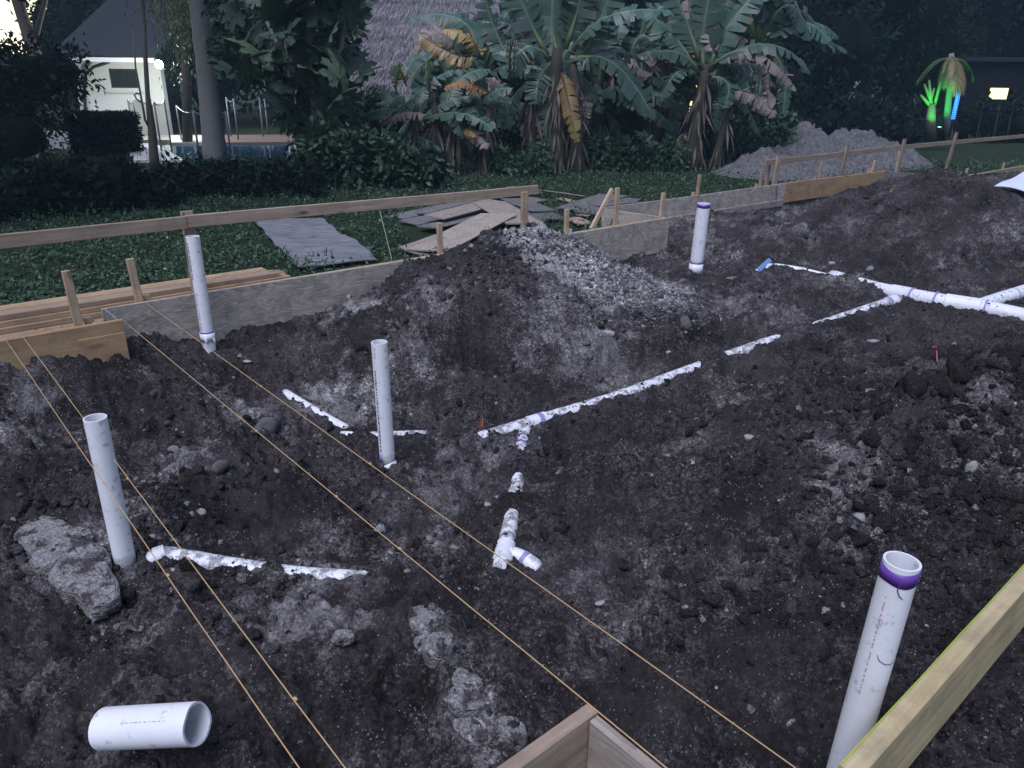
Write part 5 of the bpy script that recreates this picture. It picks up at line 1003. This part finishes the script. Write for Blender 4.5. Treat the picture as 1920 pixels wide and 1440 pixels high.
M['ban'] = mat_banana('banana_leaf', (.025, .065, .045), (.055, .11, .075), (.16, .22, .14)); M['ban_y'] = mat_banana('yellow_banana_leaf', (.27, .17, .05), (.34, .24, .085), (.20, .19, .08)); M['ban_o'] = mat_banana('orange_dry_leaf', (.40, .19, .06), (.30, .14, .06), (.35, .22, .10), .7)
M['ban_b'] = mat_banana('brown_dry_leaf', (.17, .135, .115), (.28, .235, .205), (.18, .14, .10), .8); M['ban_g'] = mat_banana('young_banana_leaf', (.16, .30, .08), (.24, .40, .12), (.30, .42, .16)); M['sheath'] = mat_leaf('dry_sheath', (.06, .048, .04), (.22, .18, .155), .9); M['pseudostem'] = mat_plain('pseudostem', (.06, .055, .038), .8, .2, var=.8)
def banana_leaf(parent, p0, p1, p2, wid, kind='ban', droop=.5, tear=.35, seed=0, nst=26, face=None):
    """blade along a bent midrib; each side split into strips that hang by themselves"""
    rr = random.Random(seed); P0, P1, P2 = Vector(p0), Vector(p1), Vector(p2); P1 = P1 * 2 - (P0 + P2) / 2; vs, fs, tn, ed = [], [], [], []
    pt = lambda t: P0 * (1 - t) ** 2 + P1 * 2 * t * (1 - t) + P2 * t * t
    tg = lambda t: ((P1 - P0) * (1 - t) + (P2 - P1) * t).normalized()
    prof = lambda t: max(.02, min(1, t * 5 + .1) * (1 - max(0, t - .55) ** 2 / .2025 * .98) ** .5)
    fc = Vector(face) if face else Vector((rr.uniform(-.4, .4), -.5, 1))
    for sg in (-1, 1):
        dr = droop * rr.uniform(.7, 1.3); t = .06
        while t < .985:
            st = rr.uniform(.03, .09) if rr.random() < tear * 2 else rr.uniform(.09, .2); t2 = min(.99, t + st); gap = rr.uniform(.1, .45) * st if rr.random() < tear else 0
            dr2 = dr + rr.gauss(0, .18 * tear * 2); tw = rr.gauss(0, .10 * tear * 2); k = max(1, int(st / .04)); base = len(vs); tq = rr.uniform(0, 1)
            for i in range(k + 1):
                q = t + (t2 - t) * i / k; c = pt(q); T_ = tg(q); S = T_.cross(fc).normalized() * sg; U_ = S.cross(T_).normalized() * sg; U_ = U_ if U_.z > 0 else -U_
                qe = t + (t2 - gap - t) * i / k; c2 = pt(qe); w_ = wid / 2 * prof(q)
                for f_, dd in ((0, 0), (.5, .25), (1, .8)):
                    vs.append(c.lerp(c2, f_) + S * w_ * f_ * (1 - .35 * dr2 * f_) - U_ * w_ * dr2 * dd + T_ * w_ * (.25 * f_ + tw * f_)); tn.append(min(1, max(0, tq * .6 + rr.uniform(0, .4)))); ed.append(f_)
            for i in range(k):
                for j in range(2): a = base + i * 3 + j; fs.append((a, a + 1, a + 4, a + 3))
            t = t2
    me = mesh_np('leaf', [tuple(v) for v in vs], fs, dict(tint=tn, edge=ed), smooth=True); o = link('leaf', me, M[kind], parent)
    mb = MB(); mb.tube([pt(t) - ZX * .01 for t in (0, .15, .35, .55, .8, .97)], [.035 * wid / .5 + .008, .03 * wid / .5 + .006, .018, .012, .008, .004], 6); link('midrib', mb.mesh('midrib', True), M['leaf_rib'] if kind in ('ban', 'ban_g') else M['sheath'], o)
    return o
def banana_stem(root, b, t, r, dry=14, seed=0, rootz=True):
    rr = random.Random(seed); b, t = Vector(b), Vector(t); mb = MB(); pts = [b.lerp(t, k) + Vector((rr.gauss(0, .02), rr.gauss(0, .02), 0)) for k in (0, .15, .35, .6, .85, 1)]; mb.tube(pts, [r * 1.2, r * 1.05, r * .9, r * .75, r * .6, r * .45], 10); mb.build('stem', M['pseudostem'], root, True)
    c, d, s, ln = [], [], [], []
    for i in range(dry * 8):
        q = b.lerp(t, rr.uniform(.12, .85)); a = rr.uniform(0, 6.28); o_ = Vector((math.cos(a), math.sin(a), 0)); c.append(tuple(q + o_ * r * .85)); d.append(tuple((o_ * rr.uniform(.1, .5) + Vector((rr.gauss(0, .15), rr.gauss(0, .15), -1))).normalized())); s.append(tuple(Vector((-o_.y, o_.x, 0)))); ln.append(rr.uniform(.25, .7))
    ln = np.array(ln); d = np.array(d); s = np.array(s); s = unit(s - d * (s * d).sum(1, keepdims=True)); link('dry_sheaths', leafmesh('dry_sheaths', np.array(c), d, s, ln, ln * rng.uniform(.06, .14, len(ln)), rng.uniform(0, 1, len(ln)), .3), M['sheath'], root)
def banana(label, stems, leaves, yd, wk=1.0):
    root = empty('banana_plant', Vector((*at(stems[0][0], stems[0][1], yd).xy, GZ)), label, 'banana plant', 'banana plants behind the verge')
    for i, (x0, y0, x1, y1, r, dry) in enumerate(stems): b = at(x0, y0, yd); b.z = -.45; banana_stem(root, b, at(x1, y1, yd), r, dry, int(x0) + i)
    for i, L in enumerate(leaves):
        (x0, y0), (x1, y1), (x2, y2), wpx, kd = L[:5]; dy = L[5] if len(L) > 5 else R.uniform(-.6, .6); dr = L[6] if len(L) > 6 else .45
        banana_leaf(root, at(x0, y0, yd), at(x1, y1, yd + dy * .6), at(x2, y2, yd + dy), wpx / F * yd * 1.05 * wk, kd, dr, .75 if kd in ('ban_b', 'ban_o') else R.uniform(.35, .8), int(x1 * 7 + y1))
    return root
# the tall plant in the middle
banana('tall banana plant in the middle with a yellow hanging leaf and fruit bunch', [(1040,325,1045,90,.22,16),(1082,318,1075,110,.17,10),(1000,322,1000,130,.15,8)], [
    ((1068,118),(1150,118),(1228,228),56,'ban',-.6,.3),((1080,110),(1160,105),(1208,222),50,'ban',.3,.4),((1050,110),(1035,30),(1050,-90),66,'ban',.3,.2),((1075,95),(1140,30),(1262,22),50,'ban',-.3,.35),((1030,112),(985,88),(948,150),56,'ban',-.5,.4),
    ((1020,130),(1008,160),(1006,196),44,'ban',-.3,.3),((1032,170),(1030,225),(1036,282),52,'ban',-.2,.3),((1052,135),(1066,190),(1082,268),34,'ban_y',-.7,.5),((1025,100),(985,20),(955,-70),60,'ban',.2,.2),((1090,100),(1125,40),(1160,-60),60,'ban',.2,.2),
    ((1065,150),(1100,150),(1130,215),40,'ban',.2,.4),((1010,120),(975,60),(930,40),44,'ban',.5,.4),((1000,150),(965,180),(945,240),36,'ban',.3,.5),((1085,150),(1090,200),(1085,250),34,'ban_b',.2,.7),((1000,180),(990,220),(975,255),30,'ban_b',.2,.7),
    ((895,105),(862,36),(765,34),50,'ban',.3,.4),((892,100),(850,100),(785,62),42,'ban_y',.25,.8),((900,110),(880,70),(830,55),40,'ban_y',.0,.5),((1120,110),(1180,100),(1240,150),44,'ban',.6,.4),((1060,90),(1090,-10),(1100,-110),60,'ban',.0,.2),((960,110),(930,60),(900,-40),50,'ban',.5,.3)], 16.6)
root = [o for o in COL.objects if o.name == 'banana_plant'][0]; mb = MB(); st = [at(975, 70, 16.2), at(960, 75, 16.0), at(955, 110, 15.95), at(957, 165, 15.95)]; mb.tube(st, [.03, .028, .022, .015], 6); mb.build('fruit_stalk', M['pseudostem'], root, True)
M['fruit'] = mat_plain('green_fruit', (.10, .13, .08), .6)
for j in range(5):
    for k in range(6): a = k / 6 * 6.28 + j; q = st[1].lerp(st[3], .12 + j * .13); o_ = Vector((math.cos(a), math.sin(a), 0)); mb = MB(); mb.tube([q + o_ * .02, q + o_ * .08 + ZX * -.01, q + o_ * .10 + ZX * .05, q + o_ * .09 + ZX * .11], [.012, .02, .02, .008], 6); mb.build('banana_fruit', M['fruit'], root, True)
mb = MB(); q = at(957, 168, 15.95); mb.tube([q, q - ZX * .05, q - ZX * .12, q - ZX * .17], [.015, .045, .04, .005], 8); mb.build('flower_bud', M['sheath'], root, True)
# right plant
banana('right hand banana plant with brown fringed leaves drooping to the right', [(1296,308,1322,120,.17,14),(1340,320,1372,165,.10,4)], [
    ((1330,125),(1440,82),(1522,140),44,'ban',-.4,.5),((1340,120),(1420,100),(1494,170),38,'ban_b',-.5,.9),((1362,165),(1415,178),(1456,220),34,'ban_b',-.6,.9),((1335,150),(1362,120),(1412,152),44,'ban',.2,.5),((1335,145),(1366,158),(1356,205),38,'ban',-.3,.3),
    ((1320,130),(1320,50),(1345,-70),66,'ban',.2,.2),((1330,130),(1372,40),(1450,-40),60,'ban',.2,.3),((1308,135),(1270,98),(1192,104),46,'ban',-.2,.45),((1305,140),(1270,135),(1238,190),40,'ban',-.4,.4),((1300,125),(1250,50),(1188,20),50,'ban',.3,.4),
    ((1372,175),(1400,200),(1425,255),30,'ban',.2,.5),((1370,170),(1350,190),(1342,250),24,'ban',.1,.5),((1310,110),(1280,20),(1240,-60),56,'ban',.4,.3),((1325,120),(1300,60),(1290,-10),34,'ban_b',.3,.6),((1345,100),(1330,70),(1345,40),30,'ban_b',.1,.7),((1330,140),(1390,120),(1440,130),34,'ban',.6,.4),((1290,250),(1275,262),(1262,300),26,'ban_b',-.2,.8),
    ((1190,245),(1215,262),(1235,300),22,'ban',-.3,.3)], 17.2)
# small plants left of the middle
banana('low banana clump with orange and brown dry leaves left of the middle', [(765,330,778,200,.12,10),(812,332,815,190,.12,8),(832,325,860,210,.11,8),(905,322,915,200,.10,6)], [
    ((708,240),(748,212),(798,216),34,'ban_b',-.5,.6),((735,215),(762,192),(782,178),34,'ban',-.4,.4),((920,178),(872,154),(832,168),30,'ban_o',-.4,.5),((862,240),(890,252),(914,280),30,'ban_b',-.5,.6),((862,238),(880,244),(892,256),26,'ban_y',-.55,.5),((795,225),(865,212),(925,244),36,'ban',-.5,.5),
    ((790,225),(830,195),(892,178),36,'ban',.1,.4),((744,175),(743,150),(752,118),24,'ban_g',-.2,.2),((762,160),(755,140),(748,120),16,'ban_y',-.2,.4),((806,160),(805,140),(809,114),16,'ban_g',-.2,.2),((803,195),(806,170),(806,150),20,'ban_b',-.2,.7),((905,195),(928,170),(962,166),40,'ban',-.3,.4),((820,235),(850,222),(868,262),34,'ban',-.4,.5),
    ((760,215),(715,205),(670,225),40,'ban',.2,.5),((770,205),(720,170),(690,165),36,'ban',.3,.4),((780,200),(800,160),(850,130),40,'ban',.5,.4),((835,210),(860,150),(920,130),44,'ban',.6,.4),((905,200),(880,160),(850,170),34,'ban',.5,.4),((730,270),(725,285),(727,305),22,'ban',-.2,.3),((770,255),(800,262),(830,285),30,'ban',-.3,.4),
    ((870,215),(900,200),(945,225),34,'ban',.2,.5),((915,205),(940,190),(975,210),34,'ban',.3,.4)], 15.8)
# darker bananas filling in behind
for gi, (cx, cyy, yd, lb) in enumerate(((900, 120, 19.3, 'shaded banana plant behind the low clump'), (1190, 90, 19.6, 'shaded banana plant between the two tall ones'), (1120, 170, 18.6, 'shaded banana plant right behind the tall middle stem'), (990, 60, 20.0, 'shaded banana plant before the thatch behind the fruit bunch'), (1260, 140, 18.8, 'shaded banana plant left behind the right hand banana stem'), (850, 190, 18.0, 'shaded low banana plant behind the orange dry leaf'), (1420, 60, 20.5, 'shaded banana plant right behind the brown fringed leaves'))):
    lv = []
    for i in range(15):
        a = -math.pi * (.02 + .96 * i / 14) + R.uniform(-.15, .15); ln = R.uniform(110, 190); dx, dy = math.cos(a), math.sin(a); lv.append(((cx + dx * 8, cyy + 20), (cx + dx * ln * .55, cyy + 20 + dy * ln * .6), (cx + dx * ln * .95, cyy + 20 + dy * ln * .45 + R.uniform(10, 60)), R.uniform(40, 56), 'ban' if R.random() < .88 else 'ban_b', R.uniform(-1, 1), R.uniform(.3, .6)))
    for i in range(6): px = cx + R.uniform(-40, 40); lv.append(((px, cyy + 40), (px + R.uniform(-25, 25), cyy + 90), (px + R.uniform(-30, 30), cyy + R.uniform(130, 170)), R.uniform(26, 40), 'ban_b' if i % 2 else 'ban', R.uniform(-.4, .4), .6))
    banana(lb, [(cx - 5, 310, cx, cyy + 20, .17, 12)], lv, yd)
print('bananas', time.time() - T0)

# ================================================================== DARK TREES ALL ROUND
limb_tree('leafy_tree', at(572, 330, 17.2), at(545, 60, 17.2), .12, [(*at(460, 95, 17.2), .7, .6, .6), (*at(585, 200, 17.0), .65, .6, .75), (*at(520, 60, 17.2), 1.0, .7, .8), (*at(620, 250, 17.0), .6, .5, .5), (*at(610, 60, 17.4), .7, .6, .7), (*at(460, 20, 17.4), .7, .6, .7)], 7000, .17, 'dense leafy green tree behind the lobed leaf tree and pool fence', 'leaf_mid', clump=12, dense=False, tmean=.2)
shrub('undergrowth', strip_blobs(915, 1025, 320, 15.9, -.4, .15, 3, .35), 1500, .11, 'leafy undergrowth at the foot of the tall middle banana', 'leaf_mid', False, 'bush')
shrub('undergrowth', strip_blobs(1100, 1280, 310, 17.0, -.4, .35, 5, .4), 2600, .12, 'leafy undergrowth between the two tall banana plants', 'leaf_mid', False, 'bush', tmean=.3)
shrub('undergrowth', strip_blobs(1345, 1470, 300, 18.2, -.4, .65, 4, .5), 2400, .12, 'leafy undergrowth right of the right hand banana plant', 'leaf_mid', False, 'bush', tmean=.25)
shrub('back_shrubs', strip_blobs(560, 1000, 300, 19.5, -.4, .95, 8, .7, .2), 5500, .16, 'dark shrubs under the hut behind the low banana clump', 'leaf_mid', True, 'bush')
shrub('back_shrubs', strip_blobs(980, 1480, 300, 20.6, -.4, .85, 8, .7, .2), 5500, .16, 'dark undergrowth behind the tall banana stems', 'leaf_mid', True, 'bush')
shrub('back_shrubs', strip_blobs(1400, 1700, 290, 21.5, -.4, 1.0, 6, .8, .2), 4500, .16, 'low dark bush behind the grey gravel heap', 'leaf_dark', True, 'bush')
shrub('back_shrubs', strip_blobs(1660, 2200, 280, 27, -.4, .75, 8, .9, .15), 5000, .18, 'long low dark hedge beyond the lawn at the right', 'leaf_dark', True)
def bigtree(px, yd, zc, rx, rz, n, L, label, seed=0, mat='leaf_dark', group='dark trees beyond the gardens', zlow=-.35, k=6):
    rr = random.Random(seed); p = at(px, 200, yd); bl = [(p.x, yd, zc, rx * .75, rx * .7, rz * .8)]
    for i in range(k): a = i / k * 6.28 + rr.uniform(0, .6); bl.append((p.x + math.cos(a) * rx * .62, yd + math.sin(a) * rx * .5, zc + rr.uniform(-.55, .5) * rz, rx * rr.uniform(.4, .55), rx * rr.uniform(.4, .5), rz * rr.uniform(.4, .55)))
    return limb_tree('dark_tree', (p.x, yd, zlow), (p.x + rr.uniform(-.4, .4), yd, zc + rz * .4), .25, bl, n, L, label, mat, clump=14, group=group)
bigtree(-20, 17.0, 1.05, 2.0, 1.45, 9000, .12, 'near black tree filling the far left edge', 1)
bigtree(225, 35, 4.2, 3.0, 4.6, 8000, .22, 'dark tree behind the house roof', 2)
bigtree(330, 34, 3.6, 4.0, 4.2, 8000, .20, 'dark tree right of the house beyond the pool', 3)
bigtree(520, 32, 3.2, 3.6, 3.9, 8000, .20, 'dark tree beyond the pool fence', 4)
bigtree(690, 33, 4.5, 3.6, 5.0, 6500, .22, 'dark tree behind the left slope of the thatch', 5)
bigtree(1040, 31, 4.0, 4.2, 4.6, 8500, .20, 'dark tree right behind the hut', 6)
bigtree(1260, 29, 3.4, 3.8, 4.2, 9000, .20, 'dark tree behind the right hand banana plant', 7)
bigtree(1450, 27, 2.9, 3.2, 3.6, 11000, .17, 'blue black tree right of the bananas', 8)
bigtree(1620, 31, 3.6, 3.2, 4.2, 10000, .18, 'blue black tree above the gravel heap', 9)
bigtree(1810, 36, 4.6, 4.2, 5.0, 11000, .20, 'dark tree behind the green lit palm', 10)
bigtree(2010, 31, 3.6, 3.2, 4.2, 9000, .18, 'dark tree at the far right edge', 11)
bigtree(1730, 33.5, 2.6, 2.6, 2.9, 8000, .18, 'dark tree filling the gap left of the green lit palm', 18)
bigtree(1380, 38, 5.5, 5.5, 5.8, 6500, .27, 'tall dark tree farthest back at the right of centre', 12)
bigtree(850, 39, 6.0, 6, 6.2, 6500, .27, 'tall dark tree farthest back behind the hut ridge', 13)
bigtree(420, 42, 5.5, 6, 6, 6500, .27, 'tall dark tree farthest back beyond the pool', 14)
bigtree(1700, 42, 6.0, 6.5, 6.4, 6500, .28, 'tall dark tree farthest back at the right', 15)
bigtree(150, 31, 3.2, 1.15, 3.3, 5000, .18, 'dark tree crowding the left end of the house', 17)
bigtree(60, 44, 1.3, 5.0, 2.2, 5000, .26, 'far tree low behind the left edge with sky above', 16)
# overhanging canopy above the left background, out of the top of the picture
limb_tree('dark_tree', (-11.5, 15.5, -.35), (-11, 15.5, 5), .35, [(-10.5, 15.5, 4.6, 2.6, 2.2, 1.9), (-7.0, 16.5, 5.6, 2.4, 2.4, 1.5), (-13.5, 15.5, 4.6, 2.2, 2.2, 1.9)], 8500, .15, 'spreading dark tree at the far left with dusk sky between its leaves', 'leaf_dark', clump=14, dense=False, group='dark trees beyond the gardens')
limb_tree('dark_tree', (-12.3, 21.5, -.35), (-12.9, 21.5, 4), .2, [(-12.6, 21.5, 4.4, 1.5, 1.2, .8), (-11.2, 21.8, 5.0, 1.5, 1.2, .7)], 1200, .20, 'slender dark tree trunk at the left end of the house', 'leaf_dark', clump=10, dense=False)
limb_tree('dark_tree', (-10.2, 8.3, -.35), (-9.6, 8.4, 4.6), .26, [(-8.2, 8.6, 5.0, 2.2, 2.2, 1.0), (-10.5, 9.5, 5.6, 2.4, 2.4, 1.2), (-6.6, 9.6, 5.6, 1.7, 1.8, .8)], 5000, .2, 'added broad tree unseen outside the left edge to shade the lawn', 'leaf_dark', clump=12, group='dark trees beyond the gardens')  # unseen tree, added so its crown darkens the lawn at the left
# green lit palm, blue post, lit window
PY = 23.5; pb = at(1775, 215, PY); gp = empty('green_lit_palm', (pb.x, PY, GZ), 'small palm glowing green from an uplight at the right', 'palm')
M['leaf_palm'] = mat_leaf('palm_leaf', (.02, .045, .015), (.06, .10, .035)); M['leaf_palm_dry'] = mat_leaf('dry_palm_leaf', (.16, .12, .06), (.30, .22, .11))
mb = MB(); mb.tube([at(1780, 262, PY), at(1776, 215, PY), at(1782, 150, PY), at(1784, 100, PY)], [.12, .10, .08, .07], 8); mb.build('trunk', M['bark_grey'], gp, True)
palm_crown(gp, at(1784, 112, PY), 4, 1.1, 1.4, .30, 'leaf_palm', up=(-.1, .6), az=[-.3, 3.0, 1.2, 4.2]); palm_crown(gp, at(1784, 105, PY), 3, 1.2, 1.6, .35, 'leaf_palm_dry', up=(-.4, .1), az=[-1.9, -1.2, -1.55])
st = empty('cut_stems', at(1745, 200, PY - .2), 'fan of green lit palm stems left of the palm trunk', 'plant')
for (xa, ya, xb_, yb) in ((1742,196,1752,165),(1748,197,1733,158),(1744,198,1726,178),(1752,197,1772,122),(1746,196,1742,150)): mb = MB(); mb.tube([at(xa, ya, PY - .3), at((xa + xb_) / 2, (ya + yb) / 2, PY - .3), at(xb_, yb, PY - .3)], [.05, .045, .03], 7); mb.build('stem', M['leaf_rib'], st, True)
mb = MB(); mb.tube([at(1746, 262, PY - .3), at(1745, 225, PY - .3), at(1747, 195, PY - .3)], [.16, .14, .10], 8); mb.build('stump', M['bark'], st, True)
gl = bpy.data.lights.new('green_uplight', 'SPOT'); gl.energy = 95; gl.color = (.08, 1, .18); gl.spot_size = rad(70); gl.spot_blend = .6; gl.shadow_soft_size = .05; go = bpy.data.objects.new('green_uplight', gl); COL.objects.link(go); gpos = at(1762, 236, PY - 1.3); go.location = gpos; go.rotation_euler = (Vector((at(1758, 165, PY)) - gpos)).to_track_quat('-Z', 'Y').to_euler()
M['green_bulb'] = mat_plain('green_bulb', (.1, .6, .2), .5, emit=(.2, 1, .4), es=2.); lr = empty('garden_spot', gpos, 'low garden spot lamp shining green at the palm foot', 'lamp'); mb = MB(); mb.tube([gpos - ZX * .12, gpos - ZX * .08, gpos - ZX * .03], [.03, .06, .07], 10); mb.build('housing', M['frame'], lr); mb = MB(); mb.tube([gpos - ZX * .03, gpos - ZX * .025], [.055, .03], 10); mb.build('lens', M['green_bulb'], lr)
bp = at(1787, 222, PY - .5); M['blue_post'] = mat_plain('blue_lit_post', (.02, .06, .5), .5, emit=(.03, .16, 1), es=.8); rt = empty('blue_post', bp, 'post wound with blue light rope beside the green palm', 'lit post')
for i in range(14): q = bp + ZX * (i * .052); mb = MB(); mb.tube([q - ZX * .018, q + ZX * .018], .055, 10); mb.build('light_coil', M['blue_post'], rt, True)
mb = MB(); mb.tube([bp - ZX * .5, bp + ZX * .75], .035, 8); mb.build('post', M['frame'], rt, True)
wy = 28.; a, b = at(1860, 165, wy), at(1888, 186, wy); cb_ = empty('lit_cabin', (a.x, wy + 1, GZ), 'dark cabin with one bright warm window at the right edge', 'building'); mb = MB(); M['cabin'] = mat_plain('cabin_wall', (.010, .011, .013), .9, .1); mb.abox(a.x - 1.0, a.x + .05, wy + .1, wy + 2, -.5, 2.2); mb.abox(b.x - .05, b.x + 1.5, wy + .1, wy + 2, -.5, 2.2); mb.abox(a.x + .05, b.x - .05, wy + .1, wy + 2, -.5, b.z + .05); mb.abox(a.x + .05, b.x - .05, wy + .1, wy + 2, a.z - .05, 2.2); mb.build('wall', M['cabin'], cb_); mb = MB(); mb.abox(a.x, b.x, wy + .04, wy + .08, b.z, a.z); mb.build('window', M['warm_win'], cb_)
mb = MB(); mb.abox(a.x - 1.2, b.x + 1.7, wy - .1, wy + 2.3, 2.21, 2.35); mb.build('roof', M['roof'], cb_)
shrub('screen_plant', [(*at(1906, 190, wy - 2), .28, .3, .34), (*at(1846, 190, wy - 2), .20, .3, .34), (*at(1876, 202, wy - 2), .4, .2, .12)], 420, .13, 'sparse leaves screening the bright cabin window', 'leaf_dark', False, 'plant')
p = at(1688, 251, 24); mb = MB(); mb.tube([Vector((p.x, p.y, -.45)), p - ZX * .03, p, p + ZX * .02], [.008, .008, .03, .012], 8); tag(mb.build('garden_light', M['green_bulb'], None, True), 'tiny green white garden light above the far rail', 'lamp')
p = at(1527, 232, 20); mb = MB(); mb.tube([Vector((p.x - .06, 20, -.4)), p], .025, 6); tag(mb.build('garden_stake', M['rail']), 'single leaning stake behind the gravel heap', 'stake')
# thin bluish volume added to imitate the flood lamp's veil in the lens
m, n_, b_ = new_mat('veil_volume'); n_.nodes.remove(b_); vo = n_.nodes.new('ShaderNodeVolumePrincipled'); vo.inputs['Density'].default_value = .0014; vo.inputs['Color'].default_value = (.50, .80, 1, 1); n_.links.new(vo.outputs[0], n_.nodes['Material Output'].inputs['Volume'])
mb = MB(); mb.abox(-310, 310, -130, 310, -3, 16); tag(mb.build('veil_volume', m), kind='stuff')
print('total', time.time() - T0, len(bpy.data.objects), sum(len(o.data.polygons) for o in COL.objects if o.type == 'MESH'))
